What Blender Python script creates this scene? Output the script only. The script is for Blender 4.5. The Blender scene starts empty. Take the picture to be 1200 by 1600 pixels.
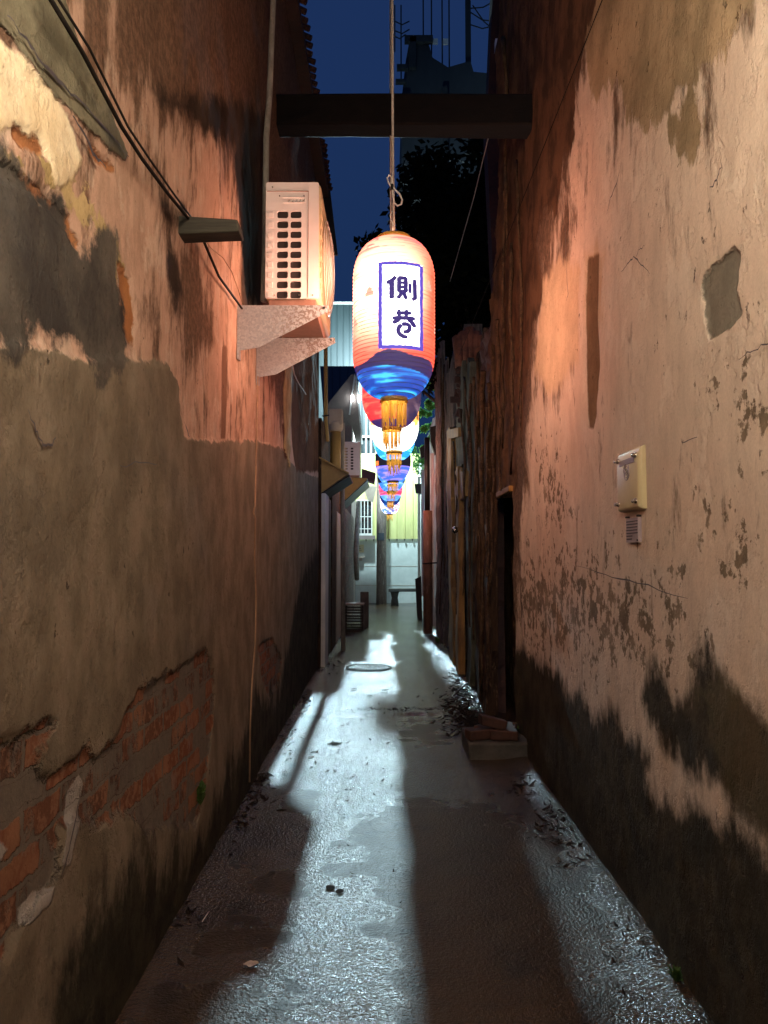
import bpy, bmesh, math, random
import numpy as np
from mathutils import Vector, Matrix
random.seed(7); RNG = np.random.default_rng(11)
S = bpy.context.scene
COL = S.collection
# ------------------------------------------------------------------ camera, world, lamp, exposure
PITCH = math.atan(65 / 1200)
cd = bpy.data.cameras.new('camera'); cam = bpy.data.objects.new('camera', cd); COL.objects.link(cam)
cd.sensor_fit = 'VERTICAL'; cd.sensor_height = 32; cd.lens = 24; cd.clip_start = 0.05; cd.clip_end = 400
cam.location = (0, 0, 1.5); cam.rotation_euler = (math.pi / 2 + PITCH, 0, 0)
S.camera = cam
S.view_settings.view_transform = 'Standard'; S.view_settings.look = 'None'
S.view_settings.exposure = 1.0; S.view_settings.gamma = 1
S.cycles.use_denoising = True; S.cycles.max_bounces = 5; S.cycles.use_adaptive_sampling = True; S.cycles.adaptive_threshold = 0.02; S.cycles.sample_clamp_indirect = 4
S.cycles.blur_glossy = 0.3
W = bpy.data.worlds.new('World'); S.world = W; W.use_nodes = True
wn = W.node_tree; wn.nodes.clear()
wo = wn.nodes.new('ShaderNodeOutputWorld'); wb = wn.nodes.new('ShaderNodeBackground')
tc = wn.nodes.new('ShaderNodeTexCoord'); sx = wn.nodes.new('ShaderNodeSeparateXYZ'); rp = wn.nodes.new('ShaderNodeValToRGB')
wn.links.new(tc.outputs['Generated'], sx.inputs[0]); wn.links.new(sx.outputs['Z'], rp.inputs[0])
rp.color_ramp.elements[0].position = 0.0; rp.color_ramp.elements[0].color = (0.0046, 0.0148, 0.047, 1)
rp.color_ramp.elements[1].position = 0.8; rp.color_ramp.elements[1].color = (0.0055, 0.0140, 0.049, 1)
wn.links.new(rp.outputs[0], wb.inputs[0]); wb.inputs[1].default_value = 1.0; wn.links.new(wb.outputs[0], wo.inputs[0])
LAMP_POS = (-0.30, 21.6, 5.6); LAMP_W = 850
TALL_LAMP_POS = (-0.80, 38.0, 12.5); TALL_LAMP_W = 11500
LANTERN_GAIN = 1.0
XL, XR = -0.861, 1.035

# ------------------------------------------------------------------ photo -> place helpers
CP, SP = math.cos(PITCH), math.sin(PITCH)
def ray(px, py):
    u = (px - 600) / 1200; v = (800 - py) / 1200
    return Vector((u, CP - v * SP, SP + v * CP))
def onX(px, py, X):
    r = ray(px, py); t = X / r.x; return Vector((X, r.y * t, 1.5 + r.z * t))
def onY(px, py, Y):
    r = ray(px, py); t = Y / r.y; return Vector((r.x * t, Y, 1.5 + r.z * t))
def onZ(px, py, Z=0.0):
    r = ray(px, py); t = (Z - 1.5) / r.z; return Vector((r.x * t, r.y * t, Z))

# ------------------------------------------------------------------ numpy noise
def _h(ix, iy, s):
    n = (ix * 374761393 + iy * 668265263 + s * 2147483647) & 0xFFFFFFFF
    n = ((n ^ (n >> 13)) * 1274126177) & 0xFFFFFFFF
    return ((n ^ (n >> 16)) & 0xFFFF) / 65535.0
def vnoise(x, y, s=0):
    x = np.asarray(x, float); y = np.asarray(y, float)
    ix = np.floor(x).astype(np.int64); iy = np.floor(y).astype(np.int64)
    fx = x - ix; fy = y - iy; fx = fx * fx * (3 - 2 * fx); fy = fy * fy * (3 - 2 * fy)
    a = _h(ix, iy, s); b = _h(ix + 1, iy, s); c = _h(ix, iy + 1, s); d = _h(ix + 1, iy + 1, s)
    return (a * (1 - fx) + b * fx) * (1 - fy) + (c * (1 - fx) + d * fx) * fy
def fbm(x, y, s=0, o=4):
    r = 0; a = 0.5; t = 0
    for k in range(o):
        r = r + a * vnoise(x, y, s + k * 17); t += a; a *= 0.5; x = x * 2.03; y = y * 2.03
    return r / t
def sstep(a, b, x):
    t = np.clip((x - a) / (b - a), 0, 1); return t * t * (3 - 2 * t)
def sdf_poly(P, Q, poly):
    n = len(poly); d = np.full(P.shape, 1e9); inside = np.zeros(P.shape, bool)
    for i in range(n):
        ax, ay = poly[i]; bx, by = poly[(i + 1) % n]
        ex, ey = bx - ax, by - ay; L = ex * ex + ey * ey + 1e-12
        t = np.clip(((P - ax) * ex + (Q - ay) * ey) / L, 0, 1)
        d = np.minimum(d, np.hypot(P - ax - t * ex, Q - ay - t * ey))
        if ay != by:
            c = (Q < ay) != (Q < by); xi = ax + (Q - ay) * ex / (by - ay); inside ^= c & (P < xi)
    return np.where(inside, d, -d)
def sdf_line(P, Q, pts, w):
    d = np.full(P.shape, 1e9)
    for (ax, ay), (bx, by) in zip(pts, pts[1:]):
        ex, ey = bx - ax, by - ay; L = ex * ex + ey * ey + 1e-12
        t = np.clip(((P - ax) * ex + (Q - ay) * ey) / L, 0, 1)
        d = np.minimum(d, np.hypot(P - ax - t * ex, Q - ay - t * ey))
    return w - d

# ------------------------------------------------------------------ mesh builder
class MB:
    def __init__(s): s.v = []; s.f = []
    def add(s, vs, fs):
        o = len(s.v); s.v += [tuple(p) for p in vs]; s.f += [tuple(i + o for i in f) for f in fs]; return s
    def box(s, x0, x1, y0, y1, z0, z1):
        return s.add([(x0,y0,z0),(x1,y0,z0),(x1,y1,z0),(x0,y1,z0),(x0,y0,z1),(x1,y0,z1),(x1,y1,z1),(x0,y1,z1)],
                     [(3,2,1,0),(4,5,6,7),(0,1,5,4),(1,2,6,5),(2,3,7,6),(3,0,4,7)])
    def bar(s, a, b, w, h=None, up=(0,0,1)):
        a = Vector(a); b = Vector(b); h = h or w; d = (b - a).normalized(); up = Vector(up)
        if abs(d.dot(up)) > .98: up = Vector((1, 0, 0))
        r = d.cross(up).normalized(); u = r.cross(d).normalized(); vs = []
        for p in (a, b):
            for i, j in ((-1,-1),(1,-1),(1,1),(-1,1)): vs.append(p + r * i * w / 2 + u * j * h / 2)
        return s.add(vs, [(3,2,1,0),(4,5,6,7),(0,1,5,4),(1,2,6,5),(2,3,7,6),(3,0,4,7)])
    def tube(s, pts, r, n=8, cap=True):
        pts = [Vector(p) for p in pts]; rs = r if isinstance(r, (list, tuple)) else [r] * len(pts)
        o = len(s.v); ref = None
        for i, p in enumerate(pts):
            d = (pts[min(i + 1, len(pts) - 1)] - pts[max(i - 1, 0)]).normalized()
            if ref is None: ref = Vector((1, 0, 0)) if abs(d.x) < .8 else Vector((0, 0, 1))
            a = (ref - d * ref.dot(d)).normalized(); b = d.cross(a); ref = a
            for k in range(n):
                t = 2 * math.pi * k / n; s.v.append(tuple(p + (a * math.cos(t) + b * math.sin(t)) * rs[i]))
        for i in range(len(pts) - 1):
            for k in range(n):
                k2 = (k + 1) % n; s.f.append((o+i*n+k, o+i*n+k2, o+(i+1)*n+k2, o+(i+1)*n+k))
        if cap:
            s.f.append(tuple(o + k for k in reversed(range(n)))); s.f.append(tuple(o + (len(pts)-1)*n + k for k in range(n)))
        return s
    def lathe(s, prof, c=(0,0,0), n=24, cap=False):
        o = len(s.v)
        for r, z in prof:
            for k in range(n):
                t = 2*math.pi*k/n; s.v.append((c[0]+r*math.cos(t), c[1]+r*math.sin(t), c[2]+z))
        for i in range(len(prof)-1):
            for k in range(n):
                k2 = (k+1) % n; s.f.append((o+i*n+k, o+i*n+k2, o+(i+1)*n+k2, o+(i+1)*n+k))
        if cap:
            s.f.append(tuple(o+k for k in reversed(range(n)))); s.f.append(tuple(o+(len(prof)-1)*n+k for k in range(n)))
        return s
    def prism(s, poly, off):
        n = len(poly); off = Vector(off); a = [Vector(p) for p in poly]
        return s.add(a + [p + off for p in a], [tuple(range(n)), tuple(reversed(range(n, 2*n)))] +
                     [(i, n+i, n+(i+1) % n, (i+1) % n) for i in range(n)])
    def build(s, name, mat, parent=None, smooth=False, bevel=0, loc=None, fixn=True):
        me = bpy.data.meshes.new(name); me.from_pydata(s.v, [], s.f); me.update()
        if fixn:
            bm = bmesh.new(); bm.from_mesh(me); bmesh.ops.recalc_face_normals(bm, faces=bm.faces); bm.to_mesh(me); bm.free()
        return link(name, me, mat, parent, smooth, bevel, loc)
def link(name, me, mat, parent=None, smooth=False, bevel=0, loc=None):
    o = bpy.data.objects.new(name, me); COL.objects.link(o)
    if mat: me.materials.append(mat)
    if smooth:
        me.polygons.foreach_set('use_smooth', [True] * len(me.polygons))
    if parent: o.parent = parent
    if loc: o.location = loc
    if bevel:
        b = o.modifiers.new('bevel', 'BEVEL'); b.width = bevel; b.segments = 2; b.limit_method = 'ANGLE'
        me.polygons.foreach_set('use_smooth', [True] * len(me.polygons))
        me.set_sharp_from_angle(angle=math.radians(40)) if hasattr(me, 'set_sharp_from_angle') else None
    return o
def tag(o, label, cat, group=None, kind=None):
    o['label'] = label; o['category'] = cat
    if group: o['group'] = group
    if kind: o['kind'] = kind
    return o
def thing(name, label, cat, loc=(0, 0, 0), group=None):
    o = bpy.data.objects.new(name, None); COL.objects.link(o); o.location = loc; o.empty_display_size = .1
    return tag(o, label, cat, group)
def rrect(x0, x1, y0, y1, r, n=4):
    out = []
    for cx, cy, a0 in ((x1-r, y0+r, -90), (x1-r, y1-r, 0), (x0+r, y1-r, 90), (x0+r, y0+r, 180)):
        for k in range(n+1):
            a = math.radians(a0 + 90*k/n); out.append((cx + r*math.cos(a), cy + r*math.sin(a)))
    return out
def plate(name, outer, holes, th, mat, parent, M):
    """flat sheet with real openings; M places its (x, y, thickness) frame"""
    cu = bpy.data.curves.new('c', 'CURVE'); cu.dimensions = '2D'; cu.fill_mode = 'BOTH'; cu.extrude = th / 2
    for P in [outer] + holes:
        sp = cu.splines.new('POLY'); sp.points.add(len(P) - 1); sp.use_cyclic_u = True
        for q, p in zip(sp.points, P): q.co = (p[0], p[1], 0, 1)
    t = bpy.data.objects.new('t', cu); COL.objects.link(t)
    dg = bpy.context.evaluated_depsgraph_get(); dg.update()
    me = bpy.data.meshes.new_from_object(t.evaluated_get(dg)); bpy.data.objects.remove(t); me.transform(M); me.name = name
    me.materials.clear()
    return link(name, me, mat, parent)

# ------------------------------------------------------------------ node helper
class NT:
    def __init__(s, name):
        s.m = bpy.data.materials.new(name); s.m.use_nodes = True; s.t = s.m.node_tree; s.t.nodes.clear()
        s.out = s.t.nodes.new('ShaderNodeOutputMaterial'); s.tc = s.n('ShaderNodeTexCoord').outputs['Object']
    def n(s, k): return s.t.nodes.new(k)
    def set(s, sock, v):
        if isinstance(v, bpy.types.NodeSocket): s.t.links.new(v, sock)
        elif v is not None:
            if isinstance(v, (tuple, list)) and len(v) == 3 and sock.type == 'RGBA': v = (*v, 1)
            sock.default_value = v
    def map(s, scale, vec=None, loc=(0,0,0), rot=(0,0,0)):
        m = s.n('ShaderNodeMapping'); s.set(m.inputs[0], vec or s.tc); m.inputs['Scale'].default_value = scale
        m.inputs['Location'].default_value = loc; m.inputs['Rotation'].default_value = rot; return m.outputs[0]
    def noise(s, scale=(1,1,1), sc=1.0, det=5, rough=.55, dist=0, loc=(0,0,0)):
        t = s.n('ShaderNodeTexNoise'); s.set(t.inputs['Vector'], s.map(scale, loc=loc)); t.inputs['Scale'].default_value = sc
        t.inputs['Detail'].default_value = det; t.inputs['Roughness'].default_value = rough; t.inputs['Distortion'].default_value = dist
        return t.outputs[0]
    def voro(s, scale, sc=1, feat='F1', out=0, vec=None):
        t = s.n('ShaderNodeTexVoronoi'); t.feature = feat; s.set(t.inputs['Vector'], vec or s.map(scale)); t.inputs['Scale'].default_value = sc
        return t.outputs[out]
    def math(s, op, a, b=0, c=None, clamp=False):
        m = s.n('ShaderNodeMath'); m.operation = op; m.use_clamp = clamp
        s.set(m.inputs[0], a); s.set(m.inputs[1], b)
        if c is not None: s.set(m.inputs[2], c)
        return m.outputs[0]
    def ss(s, lo, hi, v):
        m = s.n('ShaderNodeMapRange'); m.interpolation_type = 'SMOOTHSTEP'; m.inputs[1].default_value = lo; m.inputs[2].default_value = hi
        s.set(m.inputs[0], v); return m.outputs[0]
    def lin(s, lo, hi, a, b, v):
        m = s.n('ShaderNodeMapRange')
        for i, q in zip((1,2,3,4), (lo,hi,a,b)): m.inputs[i].default_value = q
        s.set(m.inputs[0], v); return m.outputs[0]
    def mix(s, f, a, b, mode='MIX'):
        m = s.n('ShaderNodeMix'); m.data_type = 'RGBA'; m.blend_type = mode; s.set(m.inputs[0], f); s.set(m.inputs[6], a); s.set(m.inputs[7], b)
        return m.outputs[2]
    def fmix(s, f, a, b):
        m = s.n('ShaderNodeMix'); s.set(m.inputs[0], f); s.set(m.inputs[2], a); s.set(m.inputs[3], b); return m.outputs[0]
    def attr(s, name, col=False):
        a = s.n('ShaderNodeAttribute'); a.attribute_name = name; return a.outputs['Color' if col else 'Fac']
    def bump(s, h, dist=.01, strength=1, nrm=None):
        b = s.n('ShaderNodeBump'); s.set(b.inputs['Height'], h); b.inputs['Distance'].default_value = dist; b.inputs['Strength'].default_value = strength
        if nrm: s.set(b.inputs['Normal'], nrm)
        return b.outputs[0]
    def bsdf(s, col, rough=.7, nrm=None, metal=0, spec=.5, **kw):
        p = s.n('ShaderNodeBsdfPrincipled'); s.set(p.inputs['Base Color'], col); s.set(p.inputs['Roughness'], rough)
        s.set(p.inputs['Metallic'], metal); s.set(p.inputs['Specular IOR Level'], spec)
        if nrm: s.set(p.inputs['Normal'], nrm)
        for k, v in kw.items(): s.set(p.inputs[k.replace('_', ' ')], v)
        s.t.links.new(p.outputs[0], s.out.inputs[0]); return p
def simple(name, a, b=None, rough=.6, sc=6, stretch=(1,1,1), metal=0, bump=.0015, spec=.4, spots=None, det=6):
    t = NT(name); b = b or tuple(x*.6 for x in a)
    n1 = t.noise(stretch, sc, det, .6); n2 = t.noise(stretch, sc*6, 3, .6)
    f = t.ss(.32, .68, t.math('ADD', t.math('MULTIPLY', n1, .75), t.math('MULTIPLY', n2, .25)))
    c = t.mix(f, b, a)
    if spots: c = t.mix(t.ss(.56, .66, t.noise(stretch, sc*1.7, 6, .65, loc=(5,3,1))), c, spots)
    t.bsdf(c, t.lin(0, 1, max(rough-.12, .05), min(rough+.15, 1), n1), t.bump(t.math('ADD', n1, t.math('MULTIPLY', n2, .5)), bump), metal, spec)
    return t.m
M = {}
M['wood_dark'] = simple('dark_wet_wood', (.030,.022,.017), (.010,.008,.007), .6, 5, (.3,4,4), bump=.004)
M['wood_black'] = simple('tarred_beam', (.010,.0085,.008), (.004,.004,.0045), .7, 5, (.3,4,4), bump=.004, spec=.15)
M['wood_stub'] = simple('grey_green_timber', (.085,.08,.06), (.03,.028,.02), .7, 6, (.3,4,4), bump=.004)
M['wood_brown'] = simple('old_brown_timber', (.075,.047,.028), (.022,.015,.010), .85, 5, (4,4,.6), bump=.012, spots=(.17,.11,.065), spec=.15)
M['wood_grey'] = simple('weathered_grey_planks', (.20,.18,.165), (.05,.045,.04), .85, 6, (5,5,.5), bump=.012, spots=(.28,.20,.16), spec=.15)
M['ochre'] = simple('ochre_timber', (.36,.20,.05), (.13,.07,.025), .6, 4, (4,4,.5), bump=.004)
M['green_plank'] = simple('mossy_plank', (.10,.11,.075), (.045,.05,.035), .75, 5, (4,4,.5), bump=.005)
M['ac_paint'] = simple('ivory_ac_paint', (.82,.80,.79), (.75,.72,.70), .4, 3, bump=.0004, spec=.4)
M['ac_cream'] = simple('cream_ac_paint', (.66,.58,.36), (.60,.52,.32), .4, 3, bump=.0004)
M['ac_base'] = simple('rusty_pink_ac_foot', (.42,.24,.18), (.30,.16,.12), .5, 8)
M['black'] = simple('black_metal', (.014,.014,.015), (.008,.008,.009), .5, 5)
M['dark_hole'] = simple('dark_louver', (.03,.024,.024), (.02,.016,.016), .7, 5)
M['pipe_grey'] = simple('grey_pipe_lagging', (.42,.39,.34), (.22,.20,.17), .7, 8, (2,2,.6), bump=.002)
M['pipe_white'] = simple('white_pipe', (.62,.62,.60), (.42,.42,.40), .5, 5, (2,2,.4))
M['pipe_rust'] = simple('brown_drain_pipe', (.30,.15,.10), (.17,.08,.05), .55, 5, (2,2,.4), spots=(.36,.22,.16))
M['cable'] = simple('black_cable', (.018,.015,.013), None, .85, 9, spec=.1)
M['cord'] = simple('white_cord', (.55,.50,.45), (.38,.34,.30), .7, 40)
M['copper'] = simple('tan_cable', (.40,.25,.15), None, .5, 9)
M['galv'] = None
M['concrete'] = simple('grey_concrete', (.22,.20,.17), (.10,.09,.075), .8, 5, bump=.004)
M['red_brick'] = simple('dark_red_brick', (.085,.038,.027), (.035,.018,.014), .7, 9, bump=.006)
M['coping'] = simple('red_brown_coping', (.055,.020,.014), (.02,.009,.007), .8, 7, (1,2,1), bump=.01)
M['white_wall'] = simple('white_render', (.68,.72,.70), (.52,.57,.55), .8, 1.6, bump=.002)
M['brown_wall'] = simple('grey_brown_gable', (.26,.21,.19), (.20,.16,.15), .8, 3)
M['teal'] = simple('teal_sheet', (.009,.016,.0165), (.006,.0115,.012), .5, 2, (4,4,.3))
M['navy_sheet'] = simple('dark_navy_awning', (.04,.05,.065), (.02,.026,.036), .5, 5)
M['maroon'] = simple('maroon_awning', (.10,.02,.035), None, .6, 5)
M['beige'] = simple('beige_plastic', (.50,.42,.34), (.40,.32,.26), .5, 5)
M['wedge'] = simple('yellow_ochre_metal', (.42,.28,.09), (.30,.19,.06), .55, 4)
M['gold'] = simple('gold_ring', (.65,.38,.06), (.42,.22,.03), .35, 30, spec=.6)
M['yellow_fence'] = simple('pale_yellow_sheet', (.62,.60,.26), (.48,.46,.19), .5, 2.5, (2,2,.4))
M['stone'] = simple('dark_stone', (.10,.10,.09), (.05,.05,.045), .7, 6, bump=.006)
M['bark'] = simple('pole_bark', (.30,.24,.21), (.13,.10,.09), .85, 6, (3,3,.5), bump=.01, spots=(.42,.38,.36))
M['crate'] = simple('dark_crate', (.05,.045,.04), (.02,.018,.016), .7, 9)
M['crate_top'] = simple('crate_board', (.30,.23,.20), (.2,.15,.13), .7, 9)
M['tower'] = simple('tower_concrete', (.035,.042,.050), (.018,.022,.027), .8, .25, (1,1,.4), bump=.02)
M['tower_dark'] = simple('tower_steel', (.025,.03,.035), None, .8, 1)
M['clay'] = simple('terracotta', (.24,.10,.055), (.10,.045,.028), .65, 10, bump=.004)
M['chrome'] = simple('bolt_metal', (.5,.45,.4), (.3,.27,.24), .25, 30, metal=1)
M['box_cream'] = simple('cream_cover_box', (.62,.55,.33), (.55,.47,.28), .35, 5, bump=.0005)
M['notice'] = simple('grey_notice_plate', (.36,.30,.32), (.30,.25,.27), .4, 20)
M['ink'] = simple('dark_ink', (.06,.05,.06), None, .5, 20)
M['window_dark'] = simple('dark_window', (.02,.03,.035), None, .15, 2, spec=.8)
M['white_paint'] = simple('white_paint', (.75,.75,.73), (.6,.6,.58), .4, 6)
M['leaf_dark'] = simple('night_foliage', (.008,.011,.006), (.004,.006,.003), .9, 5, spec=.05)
M['leaf_green'] = simple('green_foliage', (.07,.19,.06), (.03,.09,.03), .5, 4)
def leafy():
    t = NT('lit_green_leaves'); n = t.noise((1,1,1), 7, 3, .6); c = t.mix(t.ss(.35,.65,n), (.10,.32,.07), (.26,.62,.2))
    d = t.n('ShaderNodeBsdfDiffuse'); t.set(d.inputs[0], c); r = t.n('ShaderNodeBsdfTranslucent'); t.set(r.inputs[0], c)
    m = t.n('ShaderNodeMixShader'); m.inputs[0].default_value = .5; t.t.links.new(d.outputs[0], m.inputs[1]); t.t.links.new(r.outputs[0], m.inputs[2]); t.t.links.new(m.outputs[0], t.out.inputs[0]); return t.m
M['leaf_green'] = leafy()
M['weed'] = simple('weed_green', (.09,.17,.03), (.04,.09,.018), .6, 9)
M['leaf_dead'] = simple('dead_wet_leaf', (.030,.020,.014), (.012,.009,.007), .85, 15, spec=.06)
M['leaf_brown'] = simple('brown_leaf', (.20,.10,.045), (.08,.04,.02), .5, 15)
M['leaf_white'] = simple('pale_dry_leaf', (.62,.52,.44), (.45,.36,.30), .6, 30)
def galv():
    t = NT('speckled_galvanised_steel')
    v = t.voro((1,1,1), 95, out=1); sep = t.n('ShaderNodeSeparateColor'); t.set(sep.inputs[0], v)
    n = t.noise((1,1,1), 5, 4, .6); n2 = t.noise((1,1,1), 55, 4, .7)
    # rusty blotches grow towards the free end of the arm
    px = t.n('ShaderNodeSeparateXYZ'); t.set(px.inputs[0], t.tc)
    w = t.ss(-.78, -.45, px.outputs[0])
    base = t.mix(sep.outputs[0], (.31,.33,.35), (.42,.44,.46))
    c = t.mix(t.math('MULTIPLY', w, t.ss(.46,.56, n2)), base, (.17,.135,.115))
    c = t.mix(t.math('MULTIPLY', t.ss(.55,.72,n2), .35), c, (.60,.58,.56))
    t.bsdf(c, t.lin(0,1,.3,.6,n), t.bump(n2,.001), .35, .5); return t.m
M['galv'] = galv()

# ------------------------------------------------------------------ weathered wall material
def wall_material(name, layers, base, pits=1.0, streak=.5):
    """layers: (attr, edge noise amp, (y,z) noise scale, edge, colA, colB, height)"""
    t = NT(name)
    streaky = t.noise((1, 3.6, 1.2), 1.8, 6, .70); blot = t.noise((1,1,1), 1.8, 6, .62)
    nV = t.noise((1, 5.5, 2.8), 1, 6, .70, loc=(0,3,2)); nB = t.noise((1,1,1), 6, 6, .68, loc=(0,7,2)); nC = t.noise((1,1,1), 13, 5, .66, loc=(0,1,5)); nD = t.noise((1,1.4,1), 3.6, 5, .62, loc=(0,8,8))
    fine = t.noise((1,1,1), 30, 4, .65); fine2 = t.noise((1,2.2,1), 95, 2, .6)
    flake = t.noise((1, 1.5, 1.1), 4.5, 6, .72, loc=(0,4,9))
    c = t.mix(t.ss(.38,.62, blot), base[0], base[1])
    c = t.mix(t.math('MULTIPLY', t.ss(.52,.60, flake), .55), c, base[2])
    h = t.math('ADD', t.math('MULTIPLY', t.ss(.48,.58, flake), -.14), .6)
    gr = t.attr('grime')   # how thickly soot and run marks cover this spot
    gm = t.ss(-.10, .10, t.math('ADD', t.math('MULTIPLY', gr, .52), t.math('SUBTRACT', streaky, .68)))
    c = t.mix(t.math('MULTIPLY', gm, .93), c, t.mix(t.ss(.35,.65,fine), base[3], base[4]))
    c = t.mix(t.math('MULTIPLY', t.math('SUBTRACT', 1, t.ss(.3,.55, streaky)), streak), c, (.10,.065,.045))
    for (an, amp, sc, ed, ca, cb, hh) in layers:
        n = nV if sc[0] >= 1.8*sc[1] else (nC if sc[0] > 8 else nB)
        v = t.math('ADD', t.attr(an), t.math('MULTIPLY', t.math('SUBTRACT', n, .5), amp*2.6))
        m = t.ss(-ed, ed, v)
        if ca == 'brick':
            br = t.n('ShaderNodeTexBrick')
            cm = t.n('ShaderNodeCombineXYZ'); sp = t.n('ShaderNodeSeparateXYZ'); t.set(sp.inputs[0], t.tc)
            wob = t.math('MULTIPLY', t.math('SUBTRACT', nB, .5), .05); wob2 = t.math('MULTIPLY', t.math('SUBTRACT', nC, .5), .045)
            t.set(cm.inputs[0], t.math('ADD', sp.outputs[1], wob2)); t.set(cm.inputs[1], t.math('ADD', t.math('ADD', sp.outputs[2], wob), wob2))
            t.set(br.inputs['Vector'], cm.outputs[0]); br.inputs['Scale'].default_value = 1
            br.inputs['Brick Width'].default_value = .235; br.inputs['Row Height'].default_value = .088; br.inputs['Mortar Size'].default_value = .010
            br.inputs['Mortar Smooth'].default_value = .35
            br.inputs['Color1'].default_value = (0,0,0,1); br.inputs['Color2'].default_value = (1,1,1,1); br.inputs['Mortar'].default_value = (.5,.5,.5,1)
            rnd = t.n('ShaderNodeSeparateColor'); t.set(rnd.inputs[0], br.outputs['Color'])
            cover = t.ss(-.05,.07, t.math('ADD', t.math('MULTIPLY', t.math('SUBTRACT', rnd.outputs[0], .62), .5), t.math('SUBTRACT', flake, .50)))
            bc = t.mix(t.ss(.3,.7,rnd.outputs[0]), (.23,.095,.055), (.13,.068,.048))
            bc = t.mix(t.ss(.48,.62,fine), bc, (.30,.16,.10)); bc = t.mix(t.ss(.52,.66,flake), bc, (.28,.19,.15)); bc = t.mix(t.ss(.5,.6,nD), bc, (.30,.15,.09))
            bc = t.mix(t.math('MAXIMUM', br.outputs['Fac'], cover), bc, t.mix(fine, (.13,.115,.10), (.24,.20,.165)))
            bh = t.math('MULTIPLY', t.math('SUBTRACT', 1, t.math('MAXIMUM', br.outputs['Fac'], cover)), .35)
            c = t.mix(m, c, bc); h = t.fmix(m, h, t.math('ADD', bh, -.15))
        else:
            lc = t.mix(t.ss(.38,.62, (nD, blot, nB)[len(an)%3]), ca, cb)
            lc = t.mix(t.math('MULTIPLY', t.ss(.56,.64,fine), .25), lc, tuple(x*.5 for x in ca))
            c = t.mix(m, c, lc); h = t.fmix(m, h, t.math('ADD', h, hh))
    # soft damp mottling over everything
    c = t.mix(.42, c, t.mix(t.ss(.3,.7,t.math('ADD', t.math('MULTIPLY', nD, .4), t.math('MULTIPLY', blot, .6))), (.50,.48,.45), (1.15,1.15,1.12)), 'MULTIPLY')
    # pits, scrapes
    pit = t.ss(.655,.69, t.noise((1,1.3,.8), 16, 4, .7, loc=(0,9,3)))
    pit = t.math('MULTIPLY', pit, t.ss(.42,.6, nD))
    c = t.mix(t.math('MULTIPLY', pit, .8*pits), c, (.035,.028,.022))
    c = t.mix(.5, c, t.mix(fine2, (.55,.55,.55), (1.3,1.3,1.3)), 'MULTIPLY')
    hh = t.math('ADD', t.math('MULTIPLY', h, 1.0), t.math('ADD', t.math('MULTIPLY', fine, .22), t.math('MULTIPLY', fine2, .07)))
    hh = t.math('SUBTRACT', hh, t.math('MULTIPLY', pit, .5))
    t.bsdf(c, t.lin(.3,.7,.78,.95,blot), t.bump(hh, .018), 0, .04)
    return t.m

def grid_mesh(name, ys, zs, X, disp, attrs, mat, parent, keep=None, face=1):
    Y, Z = np.meshgrid(ys, zs); ny, nz = len(ys), len(zs)
    A = {k: f(Y, Z) for k, f in attrs.items()}
    D = disp(Y, Z, A)
    V = np.stack([X + face * D, Y, Z], -1).reshape(-1, 3)
    i, j = np.meshgrid(np.arange(ny-1), np.arange(nz-1)); a = (j*ny + i).ravel()
    F = np.stack([a, a+1, a+ny+1, a+ny], 1)
    if face < 0: F = F[:, ::-1]
    if keep is not None:
        yc = (ys[i]+ys[i+1]).ravel()/2; zc = (zs[j]+zs[j+1]).ravel()/2; F = F[keep(yc, zc)]
    me = bpy.data.meshes.new(name); me.vertices.add(len(V)); me.vertices.foreach_set('co', V.astype(np.float32).ravel())
    me.loops.add(F.size); me.loops.foreach_set('vertex_index', F.astype(np.int32).ravel())
    me.polygons.add(len(F)); me.polygons.foreach_set('loop_start', (np.arange(len(F))*4).astype(np.int32))
    me.update(calc_edges=True); me.validate()
    for k, v in A.items():
        at = me.attributes.new(k, 'FLOAT', 'POINT'); at.data.foreach_set('value', v.astype(np.float32).ravel())
    return link(name, me, mat, parent, smooth=True)

def PL(pts, X): return [(p.y, p.z) for p in (onX(x, y, X) for x, y in pts)]
def polyf(polys, X):
    P = [PL(p, X) for p in polys]
    def f(Y, Z):
        d = np.full(Y.shape, -9.)
        for p in P: d = np.maximum(d, sdf_poly(Y, Z, p))
        return np.clip(d, -1, 1)
    return f
# ================================================================== LARGE STRUCTURE
# ---- ground: wet concrete lane
def ground_material():
    t = NT('wet_concrete')
    big = t.noise((1,1,1), 1.1, 5, .6, .4); mid = t.noise((1,1,1), 5, 5, .6); fine = t.noise((1,1,1), 75, 3, .7)
    gran = t.noise((1,1,1), 105, 2, .7, loc=(3,1,0)); gran2 = t.noise((1,1,1), 72, 2, .7); c = t.mix(t.ss(.35,.65,big), (.040,.026,.014), (.068,.045,.025))
    c = t.mix(t.ss(.5,.7,mid), c, (.028,.020,.014)); c = t.mix(t.math('MULTIPLY', t.ss(.55,.7,fine), .6), c, (.085,.068,.05))
    dry = t.attr('dry'); dn = t.ss(-.08,.08, t.math('ADD', dry, t.math('MULTIPLY', t.math('SUBTRACT', mid, .5), .75)))
    rough = t.math('ADD', t.lin(.3,.7,.12,.20,big), t.math('MULTIPLY', dn, .18))
    spec = t.fmix(dn, .72, .22)
    h = t.math('ADD', t.math('ADD', t.math('MULTIPLY', gran, .8), t.math('MULTIPLY', gran2, 1.9)), t.math('ADD', t.math('MULTIPLY', fine, .4), t.math('MULTIPLY', mid, .35)))
    t.bsdf(c, rough, t.bump(h, .0033), 0, spec); return t.m
ys = np.concatenate([np.arange(-6, 1.2, .2), 1.2*np.exp(np.arange(0, math.log(26/1.2), .012)), np.arange(26.5, 120, 8)])
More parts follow.
